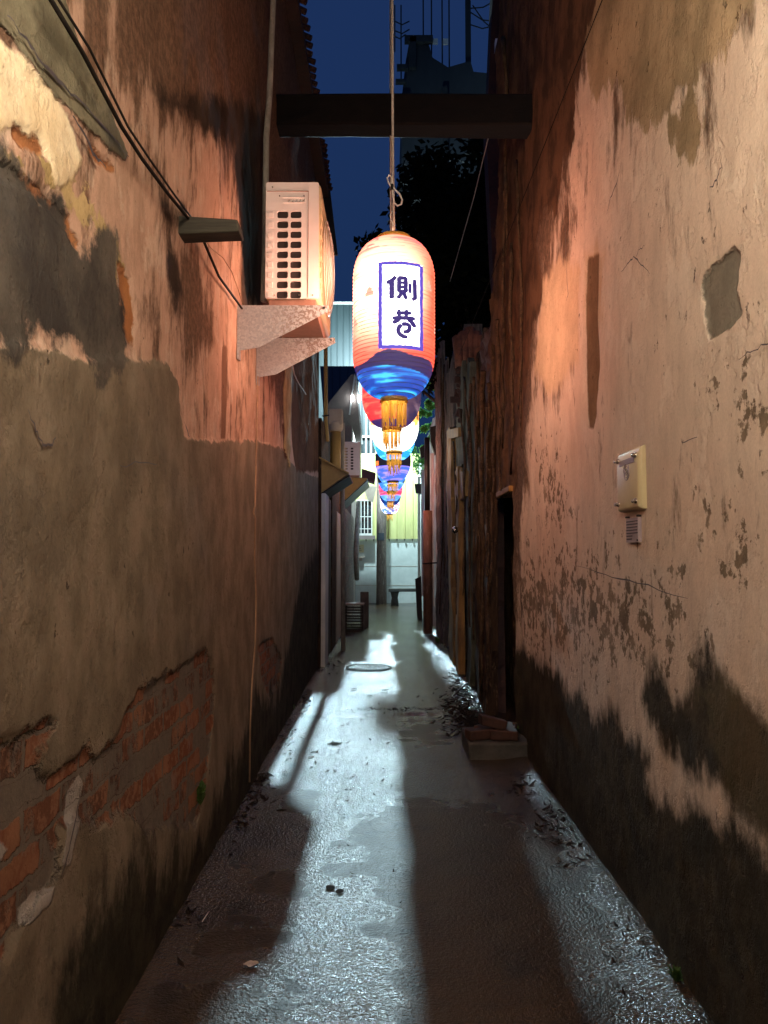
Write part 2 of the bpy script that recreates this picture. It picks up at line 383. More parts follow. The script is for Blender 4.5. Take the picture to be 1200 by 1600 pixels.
xs = np.concatenate([np.arange(-60, -1.4, 4), np.arange(-1.3, 1.5, .025), np.arange(2, 60, 4)])
XX, YY = np.meshgrid(xs, ys)
dryp = [[(385,1362),(430,1350),(480,1365),(490,1385),(455,1402),(400,1398)], [(300,1450),(360,1435),(430,1440),(440,1480),(380,1500),(300,1490)],
        [(240,1560),(420,1530),(440,1600),(430,1700),(150,1700)], [(520,1345),(560,1290),(600,1262),(650,1243),(700,1262),(760,1250),(810,1290),(870,1310),(930,1400),(1000,1700),(640,1700),(610,1500),(590,1400)],[(420,1250),(470,1238),(520,1250),(500,1268),(450,1270)],[(640,1120),(700,1135),(690,1165),(650,1170),(628,1150)]]
dz = np.full(XX.shape, -9.)
for p in dryp:
    q = [(v.x, v.y) for v in (onZ(a, b) for a, b in p)]; dz = np.maximum(dz, sdf_poly(XX, YY, q))
ZZ = (fbm(XX*1.4, YY*1.4, 3) - .5)*.02 + (fbm(XX*9, YY*9, 5) - .5)*.0035
ZZ += .02*np.exp(-((np.abs(XX-.08)-.95)/.12)**2)*(np.abs(XX) < 1.3)
jy = 7.22 + .06*np.sin(XX*3) + .05*(fbm(XX*5, XX*0, 8)-.5)
ZZ -= .03*np.exp(-((YY-jy)/.022)**2)*(.4+fbm(XX*4, YY*0, 19)); ZZ += .006*sstep(-.3,.3,jy-YY)
ZZ = np.where(YY > 24, 0, ZZ)
nx, ny = len(xs), len(ys); i, j = np.meshgrid(np.arange(nx-1), np.arange(ny-1)); a = (j*nx+i).ravel()
gm = bpy.data.meshes.new('ground'); V = np.stack([XX,YY,ZZ],-1).reshape(-1,3); F = np.stack([a,a+1,a+nx+1,a+nx],1)
gm.from_pydata(V.tolist(), [], F.tolist()); gm.update()
at = gm.attributes.new('dry','FLOAT','POINT'); at.data.foreach_set('value', np.clip(dz,-1,1).astype(np.float32).ravel())
M['wet'] = ground_material(); g = link('ground', gm, M['wet'], smooth=True); g['kind'] = 'structure'

# ---- left house: the long plastered wall
lp = XL
L_CEM = [[(-300,560),(0,543),(60,540),(130,558),(205,562),(262,566),(280,600),(284,640),(290,685),(350,688),(400,690),(440,700),(452,722),(480,742),(505,748),(505,1700),(-300,1700)]]
L_CREAM = [[(-300,-200),(-100,-60),(0,55),(40,85),(80,140),(112,185),(130,245),(122,272),(92,290),(70,235),(30,200),(0,195),(-300,200)]]
L_CREAM2 = [[(70,240),(122,260),(125,300),(160,330),(190,380),(188,440),(170,430),(150,360),(110,320),(80,290)],[(-200,240),(0,225),(40,270),(70,300),(50,300),(0,262),(-200,300)]]
L_STRIP = [[(-200,-300),(85,-60),(120,60),(165,150),(200,240),(196,252),(150,215),(108,178),(40,92),(0,36),(-200,-180)]]
L_DARK = [[(-300,260),(0,238),(30,262),(62,300),(112,340),(128,390),(148,352),(182,372),(188,430),(203,500),(196,560),(186,592),(160,598),(138,585),(118,540),(60,535),(20,548),(0,540),(-300,560)]]
L_ORANGE = [[(24,196),(70,218),(78,242),(50,238),(26,214)],[(0,246),(60,285),(118,340),(132,392),(122,388),(100,345),(50,302),(0,268),(-200,250),(-200,225)],
            [(138,220),(180,262),(176,268),(150,250)],[(188,412),(206,440),(214,500),(206,548),(194,500)]]
L_BRICK = [[(-300,1230),(0,1165),(50,1135),(88,1126),(72,1155),(60,1180),(62,1215),(95,1205),(130,1168),(150,1180),(188,1150),(192,1125),(216,1080),(262,1052),(300,1030),(322,1014),(336,1050),(332,1120),(322,1185),(312,1250),(298,1290),(228,1298),(190,1268),(158,1290),(120,1280),(98,1292),(92,1372),(60,1402),(30,1450),(10,1492),(-300,1560)],
            [(404,1010),(425,995),(440,1030),(436,1070),(420,1090),(410,1060)]]
L_PALE = [[(112,1236),(130,1212),(136,1225),(122,1300),(108,1352),(96,1352),(106,1290)],[(-60,1330),(0,1315),(20,1322),(8,1350),(-60,1370)],[(36,1420),(60,1395),(86,1385),(80,1410),(50,1440),(36,1445)]]
L_SOOT_SHADE = [[(372,190),(420,170),(416,300),(412,478),(388,478),(376,380),(366,270)],[(236,138),(270,150),(330,150),(396,165),(405,205),(370,232),(320,212),(300,185),(250,165)],[(262,390),(276,400),(290,470),(275,478),(264,430)],[(255,322),(290,330),(285,360),(262,352)]]  # first patch paints the air conditioner's shade into the wall; others dark stains
L_BROWN = [[(455,590),(505,580),(505,735),(488,738),(462,738),(456,700)],[(440,660),(452,660),(450,720),(442,716)]]
L_POST = [[(441,560),(453,560),(452,660),(450,735),(442,700)]]
L_MOSS_SHADE = [[(-300,1700),(60,1700),(90,1560),(100,1500),(130,1440),(210,1350),(300,1310),(330,1280),(352,1200),(380,1150),(398,1085),(432,1090),(452,1010),(468,900),(498,850),(506,1100),(506,1700)]]  # moss at the foot; the far end also paints in the light falloff
L_RUN = [[(346,540),(354,540),(354,686),(347,686)]]
def l_grime(Y, Z):
    f = 0
    for pts, w, s in (([(230,-300),(470,-300),(505,300),(415,420),(395,300),(330,130),(250,60)], 1.0, .5), ([(285,380),(300,390),(330,520),(300,560),(280,470)], .55, .25),
                   ([(395,300),(520,300),(520,600),(440,640),(410,480)], .8, .4), ([(-200,-200),(60,-60),(150,140),(240,200),(300,100),(200,-300)], .3, .4), ([(330,-300),(520,-300),(520,600),(400,480),(380,200)], .35, .5)):
        f = f + w*sstep(-s, s, sdf_poly(Y, Z, PL(pts, lp)))
    return np.clip(.20 + f, 0, 1.3)
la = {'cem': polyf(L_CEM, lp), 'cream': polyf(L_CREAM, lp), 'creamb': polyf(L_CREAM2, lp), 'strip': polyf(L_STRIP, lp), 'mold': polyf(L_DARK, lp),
      'ora': polyf(L_ORANGE, lp), 'bric': polyf(L_BRICK, lp), 'pale': polyf(L_PALE, lp), 'soot_shade': polyf(L_SOOT_SHADE, lp), 'brow': polyf(L_BROWN, lp),
      'postp': polyf(L_POST, lp), 'mossy_shade': polyf(L_MOSS_SHADE, lp), 'run': polyf(L_RUN, lp), 'grime': l_grime}
ml = wall_material('left_wall_plaster', [
    ('cem', .05, (3,5), .008, (.20,.165,.12), (.265,.22,.165), .35),
    ('creamb', .12, (9,7), .012, (.55,.42,.22), (.36,.27,.13), .1),
    ('cream', .05, (6,6), .010, (.90,.80,.58), (.76,.62,.40), .25),
    ('ora', .03, (9,9), .008, (.46,.20,.08), (.34,.15,.07), -.4),
    ('strip', .03, (4,5), .006, (.20,.185,.13), (.13,.12,.085), .55),
    ('mold', .14, (5,3), .03, (.060,.056,.053), (.12,.108,.092), .1),
    ('brow', .06, (12,3), .02, (.15,.07,.04), (.07,.035,.02), -.1),
    ('postp', .01, (5,3), .006, (.50,.38,.19), (.36,.25,.12), .3),
    ('run', .012, (5,3), .008, (.25,.14,.09), (.22,.13,.09), 0),
    ('bric', .06, (11,11), .015, 'brick', None, 0),
    ('pale', .015, (9,9), .004, (.42,.39,.36), (.34,.31,.28), .3),
    ('soot_shade', .12, (6,4), .05, (.035,.025,.02), (.055,.04,.03), 0),
    ('mossy_shade', .30, (5,2.2), .10, (.040,.038,.030), (.070,.062,.045), 0),
], ((.70,.48,.37), (.55,.36,.27), (.72,.57,.46), (.075,.045,.03), (.17,.10,.065)), streak=.35)
def l_disp(Y, Z, A):
    d = (fbm(Y*.7, Z*.7, 21, 3)-.5)*.05 + (fbm(Y*3, Z*3, 22, 4)-.5)*.016 + (fbm(Y*14, Z*9, 23, 3)-.5)*.004
    wob = (fbm(Y*11, Z*11, 31, 3)-.5)*.05
    d += .012*sstep(-.012,.012,A['strip']+wob*.5) - .012*sstep(-.01,.01,A['bric']+wob) - .010*sstep(-.01,.01,A['ora']+wob)
    d += .008*sstep(-.008,.008,A['cem']+wob) + .02*sstep(-.01,.01,A['postp']) + .006*sstep(-.01,.01,A['cream']+wob)
    return d*(Y < 9.9) + 0
ysl = np.concatenate([np.arange(-5, 1.3, .25), 1.3*np.exp(np.linspace(0, math.log(10.03/1.3), 250))])
zsl = np.concatenate([np.arange(-.02, 6.42, .0125)])
lh = thing('plaster_house', 'tall peeling plaster house on the left, bare brick near its foot', 'house', (XL-.2, 4, 0))
inv = Matrix.Translation((-(XL-.2), -4, 0))
def under(o, root):
    o.parent = root; o.matrix_parent_inverse = Matrix.Translation(root.location).inverted(); return o
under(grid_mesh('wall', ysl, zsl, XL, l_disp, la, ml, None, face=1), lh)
under(MB().box(XL-.35, XL-.035, -5, 10.02, -.1, 6.40).build('wall_core', M['concrete']), lh)
cp = MB()
y = -4.9
while y < 9.9:   # rounded coping tiles that overhang the wall head
    cp.tube([(XL-.3, y+.1, 6.55), (XL+.17+random.uniform(-.012,.012), y+.1, 6.33+random.uniform(-.01,.01))], .028, 8); y += .12
cp.box(XL-.3, XL+.12, -5, 10.0, 6.24, 6.33)
under(cp.build('coping', M['coping']), lh)
gb = MB(); a = onY(512,284,10.1); b = onY(521,400,10.1)
gb.bar((a.x-.05,10.08,a.z+.1),(b.x,10.08,b.z),.05,.12)
gb.bar((b.x,10.08,b.z),(b.x-.12,10.08,b.z-.02),.05,.05)
under(gb.build('gable_board', M['black']), lh)

# ---- right house: the big pink wall
rp_ = XR
R_BROWN = [[(780,-300),(945,-300),(930,0),(915,60),(900,130),(900,215),(880,260),(870,330),(852,330),(838,380),(850,430),(852,470),(838,500),(830,560),(822,620),(812,690),(808,760),(760,770),(760,300)]]
R_MOT = [[(925,-300),(1500,-500),(1320,-100),(1195,-5),(1118,100),(1068,142),(1032,200),(990,190),(960,135),(930,150),(905,60)],[(1040,190),(1090,130),(1100,200),(1090,250),(1060,250)]]
R_PATCH = [[(1100,432),(1118,412),(1148,386),(1158,400),(1152,455),(1160,490),(1140,515),(1108,532),(1102,500),(1096,460)]]
R_DRIP = [[(916,402),(934,396),(933,500),(936,560),(932,650),(928,672),(921,668),(916,600),(914,500)]]
R_BRIGHT = [[(914,398),(928,384),(942,398),(940,500),(914,520)],[(852,440),(880,400),(905,420),(905,560),(860,620),(838,580)]]
R_DARK = [[(795,1008),(818,1012),(845,1040),(868,1046),(888,1088),(905,1072),(925,1120),(942,1118),(950,1092),(972,1140),(1003,1168),(1020,1182),(1012,1214),(1035,1244),(1062,1250),(1080,1268),(1110,1262),(1155,1290),(1200,1330),(1500,1500),(1500,2100),(795,2100)],
          [(1006,1075),(1018,1046),(1036,1052),(1060,1090),(1076,1088),(1092,1032),(1102,1020),(1118,1050),(1140,1062),(1165,1100),(1200,1150),(1400,1300),(1400,1560),(1200,1330),(1130,1240),(1072,1200),(1050,1182),(1030,1150),(1012,1110)]]
R_LOBE = [[(1092,1080),(1112,1062),(1142,1064),(1170,1105),(1200,1140),(1500,1350),(1500,1500),(1200,1290),(1150,1275),(1130,1230),(1120,1160)]]
R_SPECK = [[(810,860),(900,840),(960,850),(1000,870),(1080,930),(1100,1000),(1060,1090),(980,1060),(900,1060),(830,1030),(805,980)],[(1120,600),(1180,560),(1240,640),(1220,760),(1150,720)],[(1090,800),(1170,780),(1180,900),(1120,930)],[(830,700),(870,690),(900,820),(850,850)]]
R_OLIVE = [[(940,560),(1010,560),(1015,600),(950,620)]]
ra = {'brn': polyf(R_BROWN, rp_), 'mott': polyf(R_MOT, rp_), 'patch': polyf(R_PATCH, rp_), 'dripp': polyf(R_DRIP, rp_), 'brigh': polyf(R_BRIGHT, rp_),
      'darkm': polyf(R_DARK, rp_), 'lobe': polyf(R_LOBE, rp_), 'speckl': (lambda f: (lambda Y, Z: f(Y, Z)*.6 - .16))(polyf(R_SPECK, rp_))}
def r_grime(Y, Z):
    f = 0
    for pts, w, s in (([(760,-300),(930,-300),(900,130),(850,400),(820,700),(805,1000),(760,1000)], 1.0, .45), ([(1000,-300),(1400,-500),(1200,-20),(1080,180),(960,200)], .45, .3),
                      ([(860,300),(905,320),(890,600),(850,640)], .35, .3)):
        f = f + w*sstep(-s, s, sdf_poly(Y, Z, PL(pts, rp_)))
    return np.clip(.04 + f, 0, 1.3)
ra['grime'] = r_grime
mr = wall_material('right_wall_plaster', [
    ('mott', .16, (8,3), .02, (.27,.22,.14), (.44,.34,.22), -.1),
    ('brn', .24, (7,1.6), .03, (.16,.095,.058), (.065,.042,.028), -.3),
    ('brigh', .12, (6,3), .05, (.68,.54,.38), (.60,.47,.33), 0),
    ('speckl', .60, (12,9), .05, (.21,.17,.125), (.32,.26,.195), -.06),
    ('patch', .02, (9,7), .006, (.21,.20,.165), (.27,.255,.21), -.5),
    ('dripp', .02, (9,2), .010, (.24,.165,.10), (.20,.135,.08), -.25),
    ('darkm', .15, (7,3.5), .06, (.050,.045,.034), (.082,.070,.050), 0),
    ('lobe', .12, (5,4), .05, (.12,.10,.065), (.085,.085,.05), 0),
], ((.78,.67,.56), (.70,.58,.48), (.80,.71,.61), (.07,.045,.03), (.16,.10,.065)), streak=.18)
def r_disp(Y, Z, A):
    d = (fbm(Y*.6, Z*.6, 41, 3)-.5)*.05 + (fbm(Y*3, Z*2.5, 42, 4)-.5)*.012 + (fbm(Y*14, Z*7, 43, 3)-.5)*.004
    wob = (fbm(Y*11, Z*8, 44, 3)-.5)*.05
    d -= .012*sstep(-.008,.008,A['patch']+wob*.3) + .006*sstep(-.01,.01,A['dripp']) + .006*sstep(-.03,.03,A['brn']+wob*2)
    rg = sstep(4.6, 6.6, Y); d += rg*((fbm(Y*8, Z*2.5, 45, 4)-.5)*.09 + (vnoise(Y*22, Z*6, 46)-.5)*.02)
    return np.where(Y > 6.0, d, d)
ysr = np.concatenate([np.arange(-5, 1.3, .25), 1.3*np.exp(np.linspace(0, math.log(6.06/1.3), 240)), np.linspace(6.1, 7.4, 50)])
zsr = np.arange(-.02, 8.5, .0125)
DOOR_Z = onX(805,768,XR).z
def far_edge(z): return 6.80 + .55*sstep(4.9, 3.9, z) + .10*(fbm(z*4, z*0+2.2, 9)-.5)
def keep_r(y, z): return (~((y > 6.07) & (z < DOOR_Z + .05*(fbm(y*9, y*0, 5)-.5))) & (y < far_edge(z)))
rh = thing('plaster_house', 'tall pinkish plaster house on the right, dark mould rising from its foot', 'house', (XR+.2, 3, 0))
under(grid_mesh('wall', ysr, zsr, XR, r_disp, ra, mr, None, keep=keep_r, face=-1), rh)
under(MB().box(XR+.035, XR+.4, -5, 6.055, -.1, 8.45).box(XR+.035, XR+.4, 6.055, 6.75, DOOR_Z+.04, 8.45).box(XR+.035, XR+.4, 6.75, 7.3, DOOR_Z+.04, 4.3).build('wall_core', M['wood_brown']), rh)
# ragged lintel at the recess
lt = MB(); p = onX(797,762,XR)
lt.box(XR-.05, XR+.12, 6.05, 6.75, DOOR_Z-.0, DOOR_Z+.05)
under(lt.build('lintel', M['ochre'], bevel=.01), rh)
def crack(pts, X, w, parent, s):
    P = [onX(x, y, X) for x, y in pts]; Q = []
    rr = random.Random(s)
    for a, b in zip(P, P[1:]):
        for k in range(4): Q.append(a.lerp(b, k/4) + Vector((0, rr.uniform(-1,1)*.006, rr.uniform(-1,1)*.006)))
    Q.append(P[-1]); n = len(Q); mb = MB(); off = .012 if X < 0 else -.012
    vs = []
    for i, q in enumerate(Q):
        d = (Q[min(i+1,n-1)] - Q[max(i-1,0)]).normalized(); nn = Vector((0, -d.z, d.y)); ww = w*(.25 + .75*math.sin(math.pi*(i+.5)/n))*rr.uniform(.6,1.3)
        vs += [q + nn*ww/2 + Vector((off,0,0)), q - nn*ww/2 + Vector((off,0,0))]
    mb.add(vs, [(2*i, 2*i+1, 2*i+3, 2*i+2) for i in range(n-1)]); return mb
# ================================================================== FAR END
# ---- end wall with fence and window
ew = thing('end_wall', 'white painted wall closing the far end of the lane, under the yellow sheeting', 'wall', (0, 23.5, 0))
zf = onY(620,842,23.4).z
under(MB().box(-2.4, 2.4, 23.4, 23.6, -.1, zf).build('wall', M['white_wall']), ew)
ml_ = MB()
for yy in (885, 915):
    z = onY(600,yy,23.4).z; ml_.box(-2.4,2.4,23.393,23.399,z,z+.012)
under(ml_.build('board_joint', M['beige']), ew)
yf = thing('sheet_fence', 'pale yellow ribbed metal sheeting above the white wall at the lane end', 'fence', (0, 23.35, zf))
def ribbed(x0, x1, z0, z1, y, pitch, depth, mat, name, root):
    mb = MB(); x = x0; pts = []
    while x < x1:
        for dx, dy in ((0,0),(pitch*.80,0),(pitch*.85,-depth),(pitch*.95,-depth)): pts.append((min(x+dx,x1), y+dy))
        x += pitch
    vs = []; 
    for (a,b) in pts: vs += [(a,b,z0),(a,b,z1)]
    mb.add(vs, [(2*i,2*i+2,2*i+3,2*i+1) for i in range(len(pts)-1)])
    o = mb.build(name, mat, fixn=False); s = o.modifiers.new('s','SOLIDIFY'); s.thickness = .004; return under(o, root)
ribbed(-2.4, 2.4, zf, zf+2.6, 23.34, .235, .03, M['yellow_fence'], 'ribbed_sheet', yf)
tb = MB()
for k in range(20):
    x = -2.4+.235*k+.21
    if not -1.0 < x < 1.2: continue
    tb = MB(); tb.add([(x-.03,23.30,zf),(x+.03,23.30,zf),(x,23.31,zf-.10),(x-.03,23.33,zf),(x+.03,23.33,zf),(x,23.335,zf-.10)], [(0,1,2),(3,5,4),(0,2,5,3),(1,4,5,2),(0,3,4,1)]); under(tb.build('torn_tab', M['stone']), yf)
# window with white bars
w = thing('barred_window', 'small dark window with white painted bars above the white end wall', 'window', tuple(onY(571,834,23.2)))
a = onY(559,783,23.2); b = onY(580,834,23.2)
under(MB().box(a.x,b.x,23.22,23.28,b.z,a.z).build('pane', M['window_dark']), w)
fr = MB(); e = .035
fr.box(a.x-e,b.x+e,23.14,23.20,b.z-e*1.5,b.z+.01).box(a.x-e,b.x+e,23.14,23.2,a.z,a.z+e).box(a.x-e,a.x,23.14,23.2,b.z,a.z).box(b.x,b.x+e,23.14,23.2,b.z,a.z)
under(fr.build('frame', M['white_paint']), w)
for k in range(1,4):
    x = a.x+(b.x-a.x)*k/4; under(MB().bar((x,23.16,b.z),(x,23.16,a.z),.022).build('bar', M['white_paint']), w)
for k in (.15,.52):
    z = b.z+(a.z-b.z)*k; under(MB().bar((a.x,23.165,z),(b.x,23.165,z),.022).build('bar', M['white_paint']), w)
sill = MB().box(a.x-.1,b.x+.12,23.1,23.34,b.z-.17,b.z-.055); under(sill.build('sill', M['brown_wall']), w)
# plates on end wall
p = onY(562,858,23.39); q = thing('wall_plate', 'small yellowish plate fixed on the white end wall below the window', 'sign', tuple(p))
under(MB().box(p.x-.14,p.x+.13,23.34,23.385,p.z-.10,p.z+.14).build('plate', M['box_cream'], bevel=.008), q)
q2 = MB()
for k in range(3): q2.box(p.x-.10,p.x+.02+.02*k,23.334,23.339,p.z+.06-.05*k,p.z+.075-.05*k)
under(q2.build('writing', M['ink']), q)
p = onY(562,870,23.39); sh = MB().box(p.x-.15,p.x+.15,23.25,23.39,p.z-.03,p.z+.01).box(p.x-.10,p.x+.08,23.3,23.385,p.z-.12,p.z-.03)
tag(sh.build('wall_shelf', M['beige']), 'tiny bracket shelf under the yellowish plate on the white end wall', 'shelf')
# utility pole carrying the street lamp
PX = onY(596,900,22.9).x
up = thing('utility_pole', 'weathered pole standing against the white end wall, with a street lamp on its top', 'pole', (PX, 22.9, 0))
under(MB().tube([(PX,22.9,-.1),(PX,22.9,3),(PX+.01,22.9,5),(PX+.02,22.9,7.0)], [.155,.145,.125,.11], 14).build('pole', M['bark'], smooth=True), up)
z = onY(592,838,22.75).z; under(MB().box(PX-.11,PX+.08,22.70,22.76,z-.12,z+.10).build('number_plate', M['navy_sheet']), up)
under(MB().tube([(PX+.02,22.9,5.9),(PX-.1,22.3,6.2),(LAMP_POS[0],22.0,6.0)], .03, 8).build('arm', M['pipe_grey'], smooth=True), up)
LX,LY,LZ = LAMP_POS
hd = MB().add([(LX-.16,LY-.35,LZ+.22),(LX+.16,LY-.35,LZ+.22),(LX+.16,LY+.5,LZ+.22),(LX-.16,LY+.5,LZ+.22),(LX-.09,LY-.25,LZ+.36),(LX+.09,LY-.25,LZ+.36),(LX+.07,LY+.5,LZ+.42),(LX-.07,LY+.5,LZ+.42)],
            [(3,2,1,0),(4,5,6,7),(0,1,5,4),(1,2,6,5),(2,3,7,6),(3,0,4,7)])
under(hd.build('lamp_head', M['pipe_grey']), up)
ld = bpy.data.lights.new('street_light', 'SPOT'); ld.spot_size = math.radians(125); ld.spot_blend = .5; ld.energy = LAMP_W; ld.color = (.66,.93,1.0); ld.shadow_soft_size = .10
lo = bpy.data.objects.new('street_light', ld); COL.objects.link(lo); lo.location = LAMP_POS; lo.rotation_euler = (Vector((.1,23.4,1.6))-Vector(LAMP_POS)).to_track_quat('-Z','Y').to_euler(); lo.parent = up; lo.matrix_parent_inverse = Matrix.Translation(up.location).inverted()
# tall lamp behind the end fence
TX, TY, TZ = TALL_LAMP_POS
tl2 = thing('tall_street_lamp', 'tall street lamp behind the yellow sheeting, hidden by the first lantern', 'street lamp', (TX+1.0, TY+.4, 0))
under(MB().tube([(TX+1.0,TY+.4,0),(TX+1.0,TY+.4,TZ+.3)], [.09,.06], 10).build('pole', M['pipe_grey'], smooth=True), tl2)
under(MB().tube([(TX+1.0,TY+.4,TZ+.2),(TX+.5,TY+.3,TZ+.42),(TX,TY+.1,TZ+.38)], .03, 8).build('arm', M['pipe_grey'], smooth=True), tl2)
under(MB().box(TX-.14,TX+.14,TY-.3,TY+.35,TZ+.24,TZ+.36).build('lamp_head', M['pipe_grey'], bevel=.02), tl2)
ld = bpy.data.lights.new('street_light', 'POINT'); ld.energy = TALL_LAMP_W; ld.color = (.62,.90,1.0); ld.shadow_soft_size = .20
lo = bpy.data.objects.new('street_light', ld); COL.objects.link(lo); lo.location = TALL_LAMP_POS; lo.parent = tl2; lo.matrix_parent_inverse = Matrix.Translation(tl2.location).inverted()
# stone bench
a = onY(607,915,22.4); b = onY(655,915,22.4)
bn = thing('stone_bench', 'dark slab bench standing before the white end wall', 'bench', (a.x,22.4,0))
under(MB().box(a.x,a.x+1.25,22.2,22.6,.40,.49).build('seat', M['stone'], bevel=.01), bn)
for x in (a.x+.18, a.x+1.0):
    under(MB().lathe([(.12,-.05),(.11,.1),(.09,.22),(.115,.34),(.14,.41)], (x,22.4,0), 10, True).build('leg', M['stone'], smooth=True), bn)

# ---- teal building far behind
tl = thing('teal_building', 'tall building clad in teal ribbed sheet rising behind the left roofs', 'building', (-1.5, 45, 0))
zt = onY(535,476,44).z
ribbed(-7, 1.2, 0, zt, 44, .36, .03, M['teal'], 'cladding', tl)
under(MB().box(-7,1.2,44.06,47,0,zt-.02).build('wall', M['teal']), tl)
under(MB().box(-7.1,1.25,43.9,44.05,zt,zt+.14).build('roof_edge', M['pipe_grey']), tl)
pp = onY(572,700,43.9)
for x in (pp.x, pp.x+.28):
    under(MB().tube([(x,43.88,0),(x,43.88,zt-5)], .055, 8).build('downpipe', M['pipe_white'], smooth=True), tl)
z = onY(570,682,43.8).z; under(MB().box(-2.4,.3,43.8,43.9,z-.06,z+.06).build('gutter', M['pipe_white']), tl)

# ---- left row beyond the plaster house; front plane x = -.8
XB = -.80
def d_at(px, X=XB): return onX(px, 865, X).y
def zz(px, py, X=XB): return onX(px, py, X).z
s1 = thing('lean_to_shed', 'narrow shed beyond the left plaster wall, with a pale door post and dark panels', 'shed', (XB-.2, 12, 0))
ztop = zz(530, 690)
under(MB().box(XB-1.2, XB-.03, 10.12, 14.35, -.1, 3.3).build('wall', M['wood_brown']), s1)
under(MB().box(XB-.03, XB+.03, 10.15, d_at(510), 0, zz(505,770)).build('door_post', M['white_wall'], bevel=.01), s1)
for (a_, b_, m, x1, h) in ((511,517,'wood_dark',.0,2.3),(517.6,524,'wood_brown',.012,2.4),(525,533,'beige',.02,2.2)):
    under(MB().box(XB-.028, XB+x1, d_at(a_), d_at(b_), 0.02, h).build('panel', M[m], bevel=.006), s1)
s2 = thing('brick_house', 'old dark brick house with a grey brown gable past the shed on the left', 'house', (XB-.3, 17, 0))
def brick_mat():
    t = NT('sooty_brick'); br = t.n('ShaderNodeTexBrick'); sp = t.n('ShaderNodeSeparateXYZ'); t.set(sp.inputs[0], t.tc); cm = t.n('ShaderNodeCombineXYZ')
    t.set(cm.inputs[0], t.math('ADD', sp.outputs[0], sp.outputs[1])); t.set(cm.inputs[1], sp.outputs[2]); t.set(br.inputs['Vector'], cm.outputs[0])
    br.inputs['Scale'].default_value = 1; br.inputs['Brick Width'].default_value = .24; br.inputs['Row Height'].default_value = .08; br.inputs['Mortar Size'].default_value = .008
    br.inputs['Color1'].default_value = (.16,.07,.05,1); br.inputs['Color2'].default_value = (.09,.045,.035,1); br.inputs['Mortar'].default_value = (.16,.14,.12,1)
    c = t.mix(t.ss(.45,.65,t.noise((1,1,1),4)), br.outputs['Color'], (.045,.035,.03)); t.bsdf(c, .8, t.bump(t.math('MULTIPLY', br.outputs['Fac'], -1), .008)); return t.m
M['brick'] = brick_mat(); M['iron'] = simple('rusty_iron', (.035,.028,.022), (.018,.015,.012), .75, 20, bump=.003, spec=.2)
under(MB().box(XB-1.4, XB+.0, 14.5, 20.3, -.1, zz(545,800)).build('wall', M['brick']), s2)
under(MB().box(XB-.9, XB-.06, 20.3, 23.3, 0, 4.9).build('upper_wall', M['brown_wall']), s2)
G = 24.5
gp = [onY(x,y,G) for x,y in ((505,760),(505,640),(549,585),(556,585),(565,690),(562,745),(540,760))]
under(MB().prism(gp, (0,.25,0)).build('gable', M['brown_wall']), s2)
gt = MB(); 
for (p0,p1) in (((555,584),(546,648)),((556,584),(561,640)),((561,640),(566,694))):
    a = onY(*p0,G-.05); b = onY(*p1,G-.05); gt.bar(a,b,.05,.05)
under(gt.build('lit_gable_edge', M['white_paint']), s2)  # white strips put the brightly lit gable edges into the colour
p = onX(556,940,XB+.06); 
under(MB().tube([onX(557.5,905,XB+.08)*1.0, onX(556.5,860,XB+.08), onX(559.5,785,XB+.1)], .07, 8).build('downpipe', M['pipe_grey'], smooth=True), s2)
# twin floodlight on the gable
fl = thing('twin_floodlight', 'pair of small glaring white lamps fixed near the top of the grey brown gable', 'lamp', tuple(onY(556,622,G-.12)))
me_ = NT('lit_lamp_glass'); em = me_.n('ShaderNodeEmission'); em.inputs[0].default_value = (.85,.97,1,1); em.inputs[1].default_value = 14; me_.t.links.new(em.outputs[0], me_.out.inputs[0])
for px_, r in ((550.5,.045),(562,.035)):
    c = onY(px_,622,G-.14); k = MB().lathe([(.002,-.10),(r,-.07),(r,.07),(.002,.12)], c, 10); under(k.build('bulb', me_.m, smooth=True), fl)
    under(MB().tube([(c.x,c.y,c.z+.10),(c.x*.6+onY(555,600,G).x*.4,c.y+.04,c.z+.25)], .012, 6).build('bracket', M['chrome']), fl)
# awning, hood, downpipes
aw = MB().prism([onY(500,572,28), onY(563,572,28), onY(556,640,25.2), onY(505,640,25.2)], (0,.03,-.02))
t_ = thing('tin_awning', 'dark navy tin awning tilted over the left row, below the teal wall', 'awning', tuple(onY(530,606,26)))
under(aw.build('sheet', M['navy_sheet']), t_)
rb = MB()
for f_ in (.1,.3,.5,.7,.9):
    a = onY(500+63*f_,572,28); b = onY(505+51*f_,641,25.2); rb.bar(a-Vector((0,.03,.02)), b-Vector((0,.03,.02)), .03, .03)
under(rb.build('rib', M['black']), t_)
ed = MB().bar(onY(508,638,25.0), onY(548,640,25.0), .08, .10); under(ed.build('front_rail', M['black']), t_)
hb = onY(524,650,11.5)
rc = thing('rain_funnel', 'beige rainwater box with a rounded lip on top of a fat downpipe', 'downpipe', tuple(hb))
x0,x1 = onY(512.5,650,11.5).x, onY(535,650,11.5).x; z1 = onY(520,638,11.5).z; z0 = onY(520,672,11.5).z
fm = MB(); prof = [(0,0,1),(0,1,1)]
sec = [(0,z1),(0,z1-.12),(.02,z0+.1),(.05,z0+.03),(.10,z0)]
fm.box(x0,x1,11.5,11.74,z0+.08,z1).lathe([(.02,-.02),(.10,0),(.118,.06),(.118,.14)], ((x0+x1)/2,11.6,z0), 16, True)
under(fm.build('box', M['beige'], bevel=.02), rc)
px_ = onY(524,700,11.6).x; under(MB().tube([(px_,11.62,z0+.02),(px_,11.62,onY(524,760,11.6).z)], .082, 14).build('pipe', M['wedge'], smooth=True), rc)
px_ = onY(535,700,11.9).x; 
